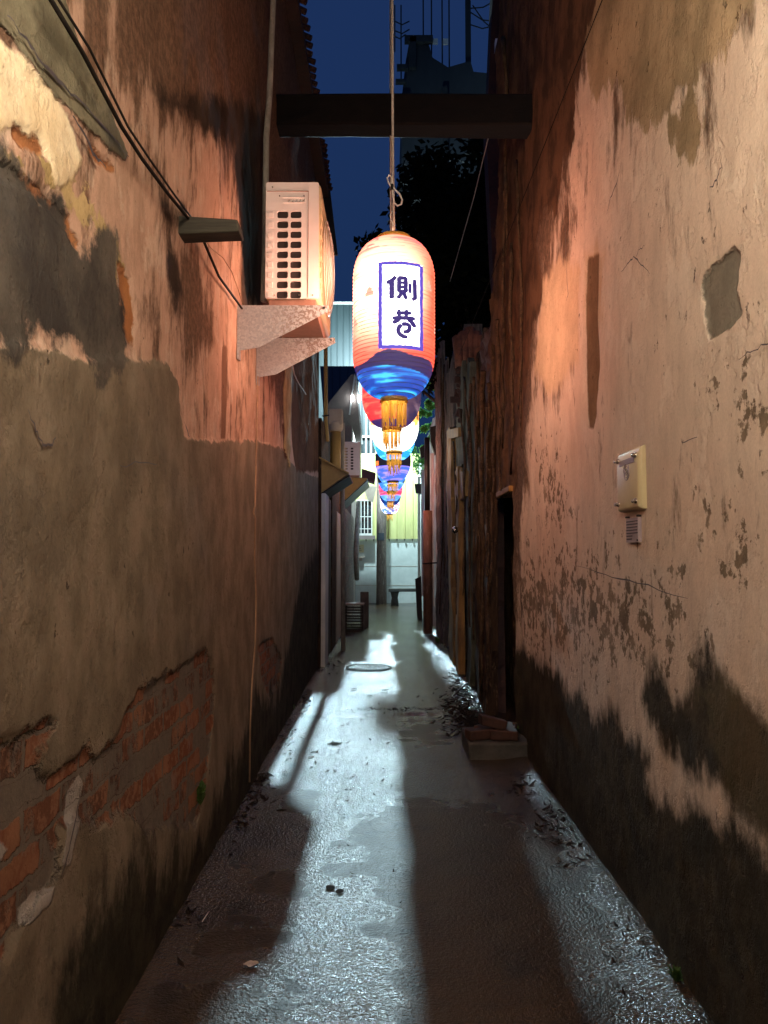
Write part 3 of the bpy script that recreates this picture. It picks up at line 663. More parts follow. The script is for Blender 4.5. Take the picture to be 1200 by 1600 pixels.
tag(MB().tube([(px_,11.95,onY(535,660,11.9).z),(px_,11.95,onY(535,745,11.9).z),(px_+.02,11.95,.0)], .035, 8).build('thin_pipe', M['pipe_grey'], smooth=True), 'thin grey pipe running down right beside the fat downpipe', 'pipe')
# flat strapped pipe at the wall's end
fp = thing('flat_downpipe', 'olive flat downpipe tied to the far corner of the left plaster wall', 'downpipe', tuple(onY(509,650,10.05)))
a = onY(509,535,10.06); b = onY(509,652,10.06); c = onY(512,690,10.06)
under(MB().bar(a,(b.x,b.y,b.z),.066,.05).bar(b,c,.06,.045).build('pipe', M['wedge'], bevel=.01), fp)
b2 = onY(509,650,10.0); under(MB().bar((b2.x-.045,b2.y,b2.z),(b2.x+.045,b2.y,b2.z+.01),.02,.015).build('strap', M['black']), fp)
def wedge(name, label, pts, Y0, dep, root_cat, m, edge=True):
    P = [onY(x,y,Y0) for x,y in pts]; t = thing(name, label, root_cat, tuple(P[0]))
    under(MB().prism(P, (0,dep,0)).build('side_plate', M[m]), t)
    A,B,C = P[1],P[2],P[0]
    o = MB().bar(Vector((A.x,Y0-.02,A.z)),Vector((B.x,Y0-.02,B.z)),.04,.02); under(o.build('rim', M['wedge']), t)
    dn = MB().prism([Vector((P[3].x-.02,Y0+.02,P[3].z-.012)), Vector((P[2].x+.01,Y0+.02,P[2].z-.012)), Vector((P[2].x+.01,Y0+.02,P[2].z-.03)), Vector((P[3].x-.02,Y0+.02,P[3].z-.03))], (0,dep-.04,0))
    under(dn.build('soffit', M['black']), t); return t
wedge('box_canopy', 'ochre wedge shaped box canopy jutting from the end of the left plaster wall', [(499,705),(499,715),(545,740),(500,771)], 10.15, 1.1, 'canopy', 'wedge')
wedge('sloping_canopy', 'ochre canopy with sloping underside directly below the small orange lit air conditioner', [(530,742),(530,746),(574,748),(528,792)], 17.9, 2.0, 'canopy', 'wedge')
mo = MB().prism([onY(565,732,20.8),onY(587,739,20.8),onY(585,755,20.8),onY(565,748,20.8)], (0,.5,0))
tag(mo.build('cloth_awning', M['maroon']), 'small maroon awning sticking out past the second air conditioner', 'awning')
hl = MB().add([onY(566,758,22),onY(589,760,22),onY(583,785,22),onY(575,782,22),onY(566,758,22.4),onY(589,760,22.4),onY(583,785,22.4),onY(575,782,22.4)],[(0,1,2,3),(7,6,5,4),(0,4,5,1),(1,5,6,2),(2,6,7,3),(3,7,4,0)])
tag(hl.build('hanging_hood', M['beige']), 'pale tapering hood hanging beside the barred window', 'hood')

# ---- right row beyond the pink house; front plane x = 1.035
XC = 1.0
def dR(px, X=XC): return onX(px, 865, X).y
def slab(name, px0, px1, py_top, X, dep, mat, root, z0=0, amp=.02, seed=1, sy=9, sz=2.2, lean=0):
    y0, y1 = dR(px1, X), dR(px0, X); z1 = onX((px0+px1)/2, py_top, X).z
    ny_, nz_ = max(4, int((y1-y0)/.06)), max(6, int((z1-z0)/.06))
    yy = np.linspace(y0, y1, ny_); zq = np.linspace(z0, z1, nz_)
    Y, Z = np.meshgrid(yy, zq); D = (fbm(Y*sy, Z*sz, seed, 4)-.5)*amp*2.6 + (vnoise(Y*25, Z*5, seed+9)-.5)*amp*.8
    Zt = Z + (Z - z0)/(z1-z0)*(fbm(Y*3, Y*0, seed+5, 3)-.5)*.25
    Y = Y + (fbm(Z*2.3, Z*0+seed, seed+3, 4)-.5)*.14 + (fbm(Y*2, Z*5, seed+7, 3)-.5)*.05; D = D + (fbm(Z*1.7, Y, seed+11, 4)-.5)*.07
    vf = np.stack([X-D+lean*(Z-z0), Y, Zt], -1).reshape(-1,3); vb = np.stack([X+dep+0*D+lean*(Z-z0), Y, Zt], -1).reshape(-1,3)
    i,j = np.meshgrid(np.arange(ny_-1), np.arange(nz_-1)); a = (j*ny_+i).ravel(); n = len(vf)
    F = np.stack([a,a+ny_,a+ny_+1,a+1],1).tolist(); Fb = (np.stack([a,a+1,a+ny_+1,a+ny_],1)+n).tolist()
    m = MB(); m.v = [tuple(v) for v in np.concatenate([vf,vb])]; m.f = [tuple(f) for f in F+Fb]
    for k in range(ny_-1):
        t0 = (nz_-1)*ny_+k; m.f += [(t0,t0+n,t0+1+n,t0+1),(k,k+1,k+1+n,k+n)]
    for k in range(nz_-1):
        t0 = k*ny_; m.f += [(t0,t0+n,t0+ny_+n,t0+ny_)[::-1],(t0+ny_-1,t0+2*ny_-1,t0+2*ny_-1+n,t0+ny_-1+n)]
    return under(m.build(name, M[mat], smooth=False), root)
r1 = thing('ruined_house', 'ruined brown timber and brick house front beyond the pink wall on the right', 'house', (1.3, 8.5, 0))
slab('wall', 728, 808, 560, XC+.30, .3, 'wood_brown', r1, amp=.05, seed=3)
slab('wall', 735, 768, 545, XC+.10, .18, 'wood_brown', r1, z0=1.9, amp=.05, seed=4)
slab('brick_pier', 752, 768, 520, XC+.02, .12, 'red_brick', r1, amp=.05, seed=5, sz=7)
slab('post', 756, 762, 640, XC-.05, .09, 'wood_brown', r1, amp=.014, seed=6)
slab('post', 740, 745, 590, XC-.06, .09, 'wood_brown', r1, amp=.012, seed=7)
slab('post', 729, 735, 560, XC-.03, .08, 'green_plank', r1, amp=.012, seed=8)
slab('door_leaf', 744, 757, 650, XC+.03, .05, 'wood_dark', r1, amp=.02, seed=9)
r2 = thing('timber_house', 'grey weathered plank house with an ochre door frame farther along the right side', 'house', (1.3, 12, 0))
slab('wall', 684, 728, 560, XC+.16, .25, 'wood_grey', r2, amp=.03, seed=12)
slab('plank', 699, 712, 568, XC-.02, .04, 'wood_grey', r2, amp=.02, seed=13, z0=onX(705,680,XC).z)
slab('plank', 681, 692, 548, XC-.03, .05, 'wood_grey', r2, amp=.03, seed=14)
slab('plank', 692.5, 699, 560, XC+.01, .04, 'wood_grey', r2, amp=.03, seed=15)
slab('plank', 713, 727, 580, XC-.05, .04, 'green_plank', r2, amp=.015, seed=16, z0=onX(720,735,XC).z, lean=-.01)
slab('door_frame', 700, 706, 672, XC-.08, .08, 'ochre', r2, amp=.008, seed=17)
slab('door_frame', 712, 716, 740, XC-.08, .08, 'ochre', r2, amp=.008, seed=18)
slab('door_frame', 716.5, 727, 735, XC-.06, .06, 'ochre', r2, amp=.02, seed=19, z0=onX(720,785,XC).z)
slab('door', 706.5, 711.5, 690, XC+.02, .05, 'wood_brown', r2, amp=.01, seed=20)
kp = onX(711,828,XC-.11); under(MB().lathe([(.005,-.05),(.045,-.02),(.045,.02),(.005,.05)], kp, 10).build('knob', M['chrome'], smooth=True), r2)
hd2 = MB().prism([onX(700,672,XC-.10),onX(716,668,XC-.10),onX(716,682,XC-.10),onX(700,686,XC-.10)], (.14,0,0)); under(hd2.build('door_head', M['ochre']), r2)
rr = random.Random(21)
def root(px0, py0, py1, X, r, seed, home):
    q = random.Random(seed); P = []; n = 14; px_ = px0
    for k in range(n+1):
        y = py0+(py1-py0)*k/n; px_ += q.uniform(-2.2, 2.2); P.append(onX(px_, y, X-q.uniform(0,.05)))
    under(MB().tube(P, [r*q.uniform(.5,1.2)*(1-.5*k/n) for k in range(n+1)], 7).build('hanging_root', M['root'], smooth=True), home)
M['root'] = simple('dry_root', (.12,.075,.045), (.035,.024,.016), .85, 12, (2,2,.8), bump=.01, spec=.15)
for k,(a_,b_,c_,r_) in enumerate(((748,560,1000,.022),(757,580,1060,.028),(763,600,900,.02),(742,590,940,.018),(770,540,770,.024),(777,500,765,.02),(752,700,1085,.02),(768,770,1060,.016),(737,600,980,.02),(760,820,1090,.022))): root(a_, b_, c_, XC-.04, r_, 200+k, r1)
for k,(a_,b_,c_,r_) in enumerate(((724,590,800,.018),(718,640,930,.02),(695,570,960,.02),(688,560,900,.02),(709,690,960,.015))): root(a_, b_, c_, XC-.05, r_, 230+k, r2)
for k,(a_,b_,c_,r_) in enumerate(((790,300,700,.018),(799,380,740,.02),(806,250,640,.014),(786,60,400,.02),(815,420,700,.012))): root(a_, b_, c_, XR-.02, r_, 250+k, rh)
r3 = thing('white_shed', 'white clad shed past the plank house on the right, with grey edge strips', 'shed', (1.2, 19, 0))
slab('wall', 650, 681, 690, XC+.02, .2, 'white_wall', r3, amp=.002, seed=22)
for pxs, m in ((655,'pipe_grey'),(661,'pipe_white'),(676,'pipe_white')):
    yq = dR(pxs, XC-.03); under(MB().box(XC-.07, XC+.0, yq-.06, yq+.06, .45, 3.2+.02*yq).build('edge_strip', M[m]), r3)
for pts, Y in (([(656,700),(668,690),(668,712),(658,716)],17.5), ([(648,756),(660,756),(659,772),(650,770)],20), ([(672,667),(686,664),(686,706),(680,710),(673,690)],15.0), ([(649,905),(658,900),(660,975),(652,966)],17.8)):
    P = [onY(x,y,Y) for x,y in pts]; under(MB().prism(P,(0,.2,0)).build('eave_board', M['black']), r3)
# big brown pipe with black sleeve
bp = thing('sewer_pipe', 'fat brown drain pipe with a black upper sleeve standing by the plank house', 'drainpipe', (onY(668,990,14.3).x, 14.3, 0))
bx = onY(668.5,900,14.3).x
under(MB().tube([(bx,14.3,0.02),(bx,14.3,onY(668,798,14.3).z)], .088, 18).build('pipe', M['pipe_rust'], smooth=True), bp)
under(MB().tube([(bx-.005,14.3,onY(668,798,14.3).z),(bx-.01,14.3,onY(668,684,14.3).z)], .05, 14).build('sleeve', M['black'], smooth=True), bp)
z = onY(668,880,14.2).z; under(MB().tube([(bx-.1,14.2,z-.01),(bx+.02,14.2,z),(bx+.22,14.3,z+.01)], .012, 6).build('clamp', M['black']), bp)
# clay tile bundle perched on the ruined wall head
tc0 = onY(731,545,9.3); tbn = thing('roof_tile_pile', 'clump of curved reddish roof tiles tied on the broken wall head', 'roof tiles', tuple(tc0))
for k in range(7):
    a_ = -.9 + k*.33; m_ = MB(); n_=7; vs=[]
    for zi in range(5):
        for q_ in range(n_):
            th = math.pi*q_/(n_-1); r_ = .085 - .008*zi
            vs.append((tc0.x-.13+.07*k+ r_*math.cos(th)*.9, tc0.y-.12 - r_*math.sin(th)-.03*zi*abs(a_), tc0.z+.20-.10*zi - .05*abs(k-2) + .02*math.sin(th)))
    m_.add(vs, [(zi*n_+q_, zi*n_+q_+1, (zi+1)*n_+q_+1, (zi+1)*n_+q_) for zi in range(4) for q_ in range(n_-1)])
    o = m_.build('tile', M['clay'], smooth=True, fixn=False); s_ = o.modifiers.new('s','SOLIDIFY'); s_.thickness = .014; under(o, tbn)
rk = MB(); rr = random.Random(3)
for k in range(60):
    c = Vector((tc0.x+rr.uniform(-.12,.22), tc0.y+rr.uniform(-.1,.25), tc0.z-.15-rr.uniform(0,.75))); s_ = rr.uniform(.05,.12)
    rk.bar(c-Vector((s_,0,rr.uniform(-.02,.02))), c+Vector((s_,rr.uniform(-.05,.05),rr.uniform(-.04,.04))), rr.uniform(.03,.07), rr.uniform(.05,.12))
under(rk.build('broken_brick_core', M['red_brick'], bevel=.008), tbn)

# ---- cross beam and stub
a = onX(431,184,XL); b = onX(838,183,XR); 
ya, yb = 6.12, 5.22
za0, za1 = onY(600,200,5.7).z, onY(600,158,5.7).z
bm_ = MB(); nb = 24
vs = []
for k in range(nb+1):
    f_ = k/nb; x = XL-.1+(XR+.12-XL+.1)*f_; yc = ya+(yb-ya)*f_; w_ = .10; rr_ = fbm(np.array([f_*9.]), np.array([1.]), 77)[0]-.5
    sag = .01*math.sin(f_*math.pi*1.3)+.012*rr_; za0, za1 = onY(600,206,yc).z, onY(600,158,yc).z
    for dy, z in ((-w_,za0+sag+.01*rr_),(w_,za0+sag),(w_,za1+sag*.6),(-w_,za1+sag*.6-.008*rr_)): vs.append((x, yc+dy, z))
bm_.add(vs, [(4*k+q, 4*k+(q+1)%4, 4*k+4+(q+1)%4, 4*k+4+q) for k in range(nb) for q in range(4)]+[(0,1,2,3),(4*nb+3,4*nb+2,4*nb+1,4*nb)])
tag(bm_.build('timber_beam', M['wood_black'], bevel=.012), 'heavy black timber beam spanning the lane between both houses, high above the first lantern', 'beam')
a = onX(286,358,XL); e = onY(378,358,a.y)
sb = MB(); z0_, z1_ = onY(330,373,a.y).z, onY(330,343,a.y).z
sb.add([(XL-.05,a.y-.05,z0_),(e.x,a.y-.05,z0_+.012),(e.x-.01,a.y-.05,z1_-.02),(XL-.05,a.y-.05,z1_),(XL-.05,a.y+.06,z0_),(e.x,a.y+.06,z0_+.012),(e.x-.01,a.y+.06,z1_-.02),(XL-.05,a.y+.06,z1_)],
       [(0,1,2,3),(7,6,5,4),(0,4,5,1),(1,5,6,2),(2,6,7,3),(3,7,4,0)])
tag(sb.build('beam_stub', M['wood_stub'], bevel=.008), 'short sawn off timber stub sticking out of the left wall above the cement render', 'beam')

# ---- trees
def tree(name, label, c, r, n, ls, mat, trunk=None, seed=1, clumps=40):
    rr = random.Random(seed); t = thing(name, label, 'tree', (c[0], c[1], trunk[2] if trunk else c[2]-r[2])); cl = []
    for k in range(clumps):
        while True:
            p = Vector((rr.uniform(-1,1), rr.uniform(-1,1), rr.uniform(-1,1)))
            if .25 < p.length < 1: break
        cl.append((Vector((c[0]+p.x*r[0], c[1]+p.y*r[1], c[2]+p.z*r[2])), rr.uniform(.14,.32)*min(r[0], r[2]) if clumps > 12 else .5*min(r)))
    mb = MB()
    for k in range(n):
        cc, cr = rr.choice(cl); d = Vector((rr.gauss(0,1), rr.gauss(0,1), rr.gauss(0,1))).normalized()*cr*rr.uniform(.4,1.1); p = cc + d
        a = Vector((rr.gauss(0,1), rr.gauss(0,1), rr.gauss(0,.6)-.4)).normalized(); b = a.orthogonal().normalized(); b.rotate(Matrix.Rotation(rr.uniform(0,6.28),3,a)); l = ls*rr.uniform(.6,1.3)
        mb.add([p, p+a*l*.5+b*l*.28, p+a*l, p+a*l*.5-b*l*.28], [(0,1,2,3)])
    under(mb.build('crown', mat, fixn=False), t)
    if trunk:
        tm = MB(); base = Vector(trunk); top = Vector(c)
        tm.tube([base, base.lerp(top,.35)+Vector((.1,0,0)), base.lerp(top,.7), top], [.16,.12,.09,.05], 8)
        for cc, _ in cl[:9]: tm.tube([base.lerp(top,.5), base.lerp(cc,.8)+Vector((0,0,.1)), cc], [.05,.03,.012], 5)
        under(tm.build('trunk', M['wood_dark'], smooth=True), t)
    return t
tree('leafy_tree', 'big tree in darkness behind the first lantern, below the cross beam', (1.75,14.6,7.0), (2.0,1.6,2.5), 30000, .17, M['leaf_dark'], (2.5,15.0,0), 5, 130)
c = onY(673,625,16.5); tree('leafy_bush', 'bright green foliage hanging over the white shed, right of the lanterns', (c.x+.02,16.5,c.z), (.26,.5,.95), 3200, .075, M['leaf_green'], None, 8, 16)
c = onY(655,715,19.5); tree('leafy_bush', 'small green bush below the brighter foliage, above the white shed', (c.x+.02,19.5,c.z), (.22,.4,.5), 800, .07, M['leaf_green'], None, 9, 10)

# ---- dark tower behind
tw = thing('tower_block', 'dark unlit tower block behind the tree, with masts and wires on its roof', 'building', (4,50,0))
Y = 50
def tp(x, y): return onY(x, y, Y)
body = [tp(628,420),tp(628,150),tp(634,95),tp(640,62),tp(668,62),tp(676,90),tp(700,105),tp(735,95),tp(740,112),tp(820,120),tp(820,420)]
under(MB().prism(body, (0,8,0)).build('wall', M['tower']), tw)
dk = MB()
for (x0,y0,x1,y1) in ((632,60,676,70),(628,150,640,215),(690,140,700,420),(640,62,650,110),(620,105,637,112),(618,128,634,133)):
    a=tp(x0,y0); b=tp(x1,y1); dk.box(a.x,b.x,Y-.35,Y-.01,b.z,a.z)
under(dk.build('balcony', M['tower_dark']), tw)
pn = MB(); a=tp(663,56); b=tp(692,70)
for (x0,y0,x1,y1) in ((663,62,684,70),(692,62,700,71)):
    a=tp(x0,y0); b=tp(x1,y1)
    under(MB().box(a.x,b.x,Y-.12,Y-.02,b.z,a.z).build('window', M['pipe_white']), tw)
for x0, y0, h in ((617,60,-60),(627,110,-110),(662,62,-75),(675,64,-75),(692,100,-110),(703,100,-110),(733,96,-110)):
    a = tp(x0,y0); b = tp(x0,y0+h); under(MB().bar((a.x,Y+.5,a.z-.6),(a.x,Y+.5,b.z),.09 if x0!=733 else .35).build('mast', M['tower_dark']), tw)
for p0, p1 in (((735,30),(775,32)),((735,10),(775,25)),((733,5),(780,-10)),((740,0),(775,40)),((617,25),(640,25)),((617,40),(640,38)),((615,48),(634,46))):
    a = tp(*p0); b = tp(*p1); under(MB().tube([(a.x,Y+.5,a.z),((a.x+b.x)/2,Y+.5,(a.z+b.z)/2-.25),(b.x,Y+.5,b.z)], .045, 5).build('wire', M['tower_dark']), tw)
# dark house end between tower and pink house
dh = thing('back_house', 'dark back house end between the tower and the pink wall, small pale box on it', 'house', (1.6,9.6,0))
P = [onY(x,y,9.6) for x,y in ((760,210),(772,-60),(850,-60),(850,300),(784,560),(770,420))]
under(MB().prism(P,(0,.3,0)).build('wall', M['coping']), dh)
P = [onY(x,y,9.5) for x,y in ((774,60),(784,60),(784,76),(774,76))]; under(MB().prism(P,(0,.1,0)).build('meter_box', M['white_paint']), dh)
P = [onY(x,y,9.45) for x,y in ((792,-60),(806,-60),(797,60),(787,140),(784,135),(784,60))]; under(MB().prism(P,(0,.1,0)).build('pale_board', M['beige']), dh)
# ================================================================== LANTERNS
def lantern_mat():
    t = NT('painted_lantern_silk'); c = t.attr('paint', True); sp = t.n('ShaderNodeSeparateXYZ'); t.set(sp.inputs[0], t.tc)
    ph = t.math('FRACT', t.math('MULTIPLY', sp.outputs[2], 1/.0205)); ring = t.math('SUBTRACT', 1, t.ss(.0,.16,t.math('ABSOLUTE', t.math('SUBTRACT', ph, .5))))
    ring = t.math('MULTIPLY', ring, t.ss(.40,.52, t.noise((1,1,3), 5, 3, .5)))
    c2 = t.mix(t.math('MULTIPLY', ring, t.attr('ribs')), c, t.mix(1, c, (.40,.10,.10), 'MULTIPLY'))
    c2 = t.mix(t.math('MULTIPLY', t.ss(.5,.7,t.noise((1,1,9), 14, 4, .6)), .22), c2, t.mix(1, c2, (.62,.5,.5), 'MULTIPLY'))
    p = t.bsdf((.12,.10,.09), .6, None, 0, .2); t.set(p.inputs['Emission Color'], c2); p.inputs['Emission Strength'].default_value = LANTERN_GAIN
    return t.m
M['silk'] = lantern_mat()
def glow(name, col, st=1.0):
    t = NT(name); p = t.bsdf(col, .6); n = t.noise((1,1,1), 40, 3, .6); t.set(p.inputs['Emission Color'], t.mix(n, col, tuple(min(1, x*1.5+.02) for x in col))); p.inputs['Emission Strength'].default_value = st; return t.m
M['panel'] = glow('white_sign_silk', (1,.96,.94), 1.6)
M['bulb'] = NT('bulb_glow'); _e = M['bulb'].n('ShaderNodeEmission'); _e.inputs[0].default_value = (1,.78,.5,1); _e.inputs[1].default_value = 9; M['bulb'].t.links.new(_e.outputs[0], M['bulb'].out.inputs[0]); M['bulb'] = M['bulb'].m
M['blue_ink'] = glow('violet_blue_ink', (.07,.05,.42), .55)
M['navy_ink'] = glow('navy_ink', (.022,.012,.13), .5)
def gold_fringe():
    t = NT('gold_fringe'); n = t.noise((60,60,1), 2, 3, .6); c = t.mix(n, (.62,.36,.05), (.90,.64,.16))
    d = t.n('ShaderNodeBsdfDiffuse'); t.set(d.inputs[0], c); r = t.n('ShaderNodeBsdfTranslucent'); t.set(r.inputs[0], c)
    m = t.n('ShaderNodeMixShader'); m.inputs[0].default_value = .45; t.t.links.new(d.outputs[0], m.inputs[1]); t.t.links.new(r.outputs[0], m.inputs[2]); t.t.links.new(m.outputs[0], t.out.inputs[0]); return t.m
M['fringe'] = gold_fringe()
R0, H0 = .225, .868
def prof_r(t):
    t = np.asarray(t, float); lo = .085 + (R0-.085)*np.sqrt(np.clip(1-(1-np.clip(t/.27,0,1))**2.1, 0, 1)); lo = np.where(t < .27, lo, R0)
    u = np.clip((1-t)/.25, 0, 1); hi = .085 + (R0-.085)*np.sqrt(np.clip(1-(1-u)**2.1, 0, 1))
    lo0 = np.where(t < .27, .068 + (R0-.068)*np.sqrt(np.clip(1-(1-np.clip(t/.27,0,1))**1.9, 0, 1)), R0)
    return np.minimum(lo0, hi)
def V3(*c): return np.array(c, float)
def lerp(a, b, f): return a + (b - a)*f[..., None]
def paint(kind, TH, T):
    n1 = fbm(np.cos(TH)*2+5, T*14+np.sin(TH)*2, 61, 4); n2 = fbm(np.cos(TH)*1.3+9+np.sin(TH)*1.3, T*60, 62, 3); sh = TH.shape + (3,)
    C = np.zeros(sh); wave = .205 + .030*np.cos(TH*2.1-.15) + .012*np.cos(TH*5+1)
    if kind in ('day', 'near', 'red'):
        C[:] = V3(1.2,.085,.050); C = lerp(C, V3(1.2,.20,.085), sstep(.28,.44,T)); C = lerp(C, V3(1.4,.46,.19), sstep(.42,.62,T)); C = lerp(C, V3(1.3,.13,.07), .95*sstep(.45,1.05,TH)*sstep(1.9,1.5,TH)); C = lerp(C, V3(1.3,.13,.08), .95*sstep(-.80,-1.25,TH)*sstep(-1.9,-1.5,TH)); C = lerp(C, V3(2.1,1.25,.85), sstep(1.6,1.9,np.abs(TH))*sstep(.3,.5,T))  # last blend: pale glow on the unseen flanks, added to light the walls
        C = lerp(C, V3(1.4,.26,.16), sstep(.74,.90,T))
        hot = np.maximum(0, np.cos((TH+.35))**1)**2 * np.exp(-((T-.62)/.24)**2) 
        C = C + hot[..., None]*V3(2.6,2.3,1.5); C = C*(1 - .25*(n2 > .60)[..., None])
        top = (sstep(.86,.90,T)*(n2 > .53))[..., None]; C = C*(1-top) + top*V3(1.5,.22,.2)
        for th0, t0, w in ((-.62,.585,.15),(.98,.64,.14),(-1.25,.43,.2),(1.5,.40,.16)):
            m = ((np.abs(TH-th0) < w) & (T > t0) & (T < t0+.075*(1-np.abs(TH-th0)/w)*(.7+.6*n1)))[..., None]; C = np.where(m, V3(1.35,.42,.30), C)
        bl = lerp(np.broadcast_to(V3(.003,.060,.42), sh)*1.0, V3(.008,.22,.75), sstep(.46,.60,n2)); bl = lerp(bl, V3(.06,.6,1.1), sstep(.63,.70,n2))
        navy = T < wave; C = np.where(navy[..., None], V3(.012,.012,.10), C)
        sea = T < (.135 + .022*np.cos(TH*1.6+.9)); C = np.where(sea[..., None], bl, C)
        if kind == 'near': C = np.where(navy[..., None], C*.35, lerp(C, V3(3.0,2.72,2.05), np.full(TH.shape, .8))*sstep(.25,.5,T)[..., None])
        if kind == 'red':
            C = np.where((TH > .30)[..., None], V3(.02,.02,.055), V3(.62,.026,.034)*(1+.6*(n2-.4))[..., None]); C = np.where((TH < .3)[..., None] & (n2 > .60)[..., None], V3(.8,.12,.08), C)
            C = np.where((TH > .3)[..., None], lerp(np.broadcast_to(V3(.015,.015,.05), sh)*1., V3(.16,.10,.14), sstep(.4,.7,n1)), C)
            C = np.where((T < .05)[..., None], V3(.02,.01,.08), C); C = np.where((T > .4)[..., None], V3(1.8,.5,.3), C)
    elif kind == 'white':
        C[:] = V3(1.5,1.5,1.4); e = .27 + .03*np.cos(TH*9)+.02*np.cos(TH*23); C = np.where((T > e)[..., None], V3(1.5,.55,.12), C)
        C = np.where(((T > .26) & (n1*.5+np.abs(np.sin(TH*12))*.5 > .72))[..., None], V3(.05,.02,.01), C); C = np.where(((T > .30) & (TH < -.2))[..., None], V3(.03,.03,.14), C)
    elif kind == 'blue':
        C[:] = V3(.02,.30,1.15); C = lerp(C, V3(.25,1.1,1.9), sstep(.5,.62,n2)); C = np.where((T > .30)[..., None], V3(.8,.9,1.1), C)
    elif kind == 'band':
        C[:] = V3(.05,.12,.85); C = lerp(C, V3(.35,.25,1.3), sstep(.45,.6,n2)); C = np.where(((T > .19) & (T < .38))[..., None], V3(.006,.006,.012), C)
        C = np.where(((T > .2) & (T < .27) & (np.abs(TH+1.15) < .18))[..., None], V3(1.2,.22,.05), C); C = np.where((T >= .38)[..., None], V3(1.2,1.1,1), C)
    elif kind == 'black':
        C[:] = V3(.04,.2,1.0); C = lerp(C, V3(.3,.6,1.5), sstep(.5,.62,n2)); C = np.where(((T > .14) & (T < .40))[..., None], V3(.005,.005,.008), C); C = np.where((T >= .4)[..., None], V3(1.4,1.1,.8), C)
    elif kind == 'pink':
        C[:] = V3(1.2,.03,.12); C = np.where((T < .12)[..., None], V3(.08,.3,1.1), C); C = np.where(((n2 > .55))[..., None], C*1.3+.1, C)
    elif kind == 'pale':
        C[:] = V3(1.8,1.9,2.1); C = np.where((n1 > .52)[..., None], V3(.1,.25,1.0), C); C = np.where((n1 < .38)[..., None], V3(1.1,.15,.3), C)
    return C
def cap_pts(r, z, h, n=28): return None
def lantern(px, pyb, d, kind, label, rows=120, seg=96, gain=1.0, panel=False, strands=46, cord_top=6.0, z=None):
    B = onY(px, pyb, d) if z is None else Vector((px, d, z)); root = thing('paper_lantern', label, 'lantern', tuple(B), 'painted lanterns hung in a row along the lane')
    tt = np.linspace(0, 1, rows+1); th = np.linspace(-math.pi, math.pi, seg+1)[:-1]; TH, T = np.meshgrid(th, tt); Rr = prof_r(T)
    ph = T*H0/.0205; Rr = Rr - .0018*np.abs(np.cos(math.pi*(ph+.0)))*(T > .02)*(T < .98)
    Vx = np.stack([Rr*np.sin(TH), -Rr*np.cos(TH), T*H0], -1).reshape(-1,3); i,j = np.meshgrid(np.arange(seg), np.arange(rows)); a = (j*seg+i).ravel(); b = (j*seg+(i+1)%seg).ravel()
    F = np.stack([a,b,b+seg,a+seg],1); me = bpy.data.meshes.new('shell'); me.from_pydata(Vx.tolist(), [], F.tolist()); me.update()
    C = paint(kind, TH, T)*gain
    if kind == 'day': C = C*(.72 + 8.0*sstep(1.35,1.75,np.abs(TH))*sstep(.25,.45,T)*sstep(.97,.85,T))[..., None]  # unseen flanks glow far stronger than the front, added to light the walls
    at = me.attributes.new('paint','FLOAT_COLOR','POINT'); at.data.foreach_set('color', np.concatenate([C, np.ones(C.shape[:2]+(1,))],-1).astype(np.float32).ravel())
    rb = (.5 + .5*sstep(.6,.35,T) + .25*sstep(.55,.9,np.abs(np.sin(TH)))) if kind in ('day','near') else .45+0*T
    at = me.attributes.new('ribs','FLOAT','POINT'); at.data.foreach_set('value', rb.astype(np.float32).ravel())
    link('shell', me, M['silk'], root, True)
    tp_ = MB().lathe([(.060,H0-.01),(.092,H0-.006),(.095,H0+.022),(.088,H0+.028),(.055,H0+.03),(.055,H0+.012),(.06,H0-.01)], n=32); tp_.build('top_ring', M['gold'], root, True)
    MB().lathe([(.060,.006),(.074,.004),(.076,-.024),(.066,-.026),(.058,-.02),(.060,.006)], n=32).build('bottom_ring', M['gold'], root, True)
    MB().lathe([(.001,.012),(.056,.012)], n=20).build('bulb_glow', M['bulb'], root, fixn=False)
    rr = random.Random(int(d*100)); f = MB()
    for k in range(strands*2):
        a_ = 2*math.pi*k/(strands*2)+rr.uniform(-.03,.03); r_ = .070+rr.uniform(-.006,.004); L = .135+rr.uniform(-.045,.025); w_ = rr.uniform(.0016,.0034); tw = rr.uniform(-.05,.05)
        if rr.random() < .34: continue
        rows_ = []
        for q in range(4):
            u = q/3; aa = a_+tw*u; rad = r_*(1-.04*u)+rr.uniform(-.003,.003)*u; c_ = Vector((rad*math.sin(aa), -rad*math.cos(aa), -.02-L*u)); s_ = Vector((math.cos(aa), math.sin(aa), 0))*w_*(1+.25*u); rows_ += [c_-s_, c_+s_]
        f.add(rows_, [(2*q,2*q+1,2*q+3,2*q+2) for q in range(3)])
    f.build('tassel', M['fringe'], root, fixn=False)
    cd_ = MB().tube([(-.06,0,H0+.02),(0,0,H0+.07),(.06,0,H0+.02)], .002, 6)
    cd_.tube([(0,0,H0+.06),(-.008,0,H0+.5),(-.012,0,cord_top-B.z)], .0042, 8); cd_.tube([(.004,.004,H0+.06),(-.002,.004,H0+.5),(-.006,.006,cord_top-B.z)], .0036, 8)
    cd_.build('cord', M['cord'], root, True)
    return root, B
L1Y = 4.15
l1, B1 = lantern(615.5, 622, L1Y, 'day', 'nearest lantern, painted orange sunset over a blue sea with a white lettered panel', rows=210, seg=144, strands=60)
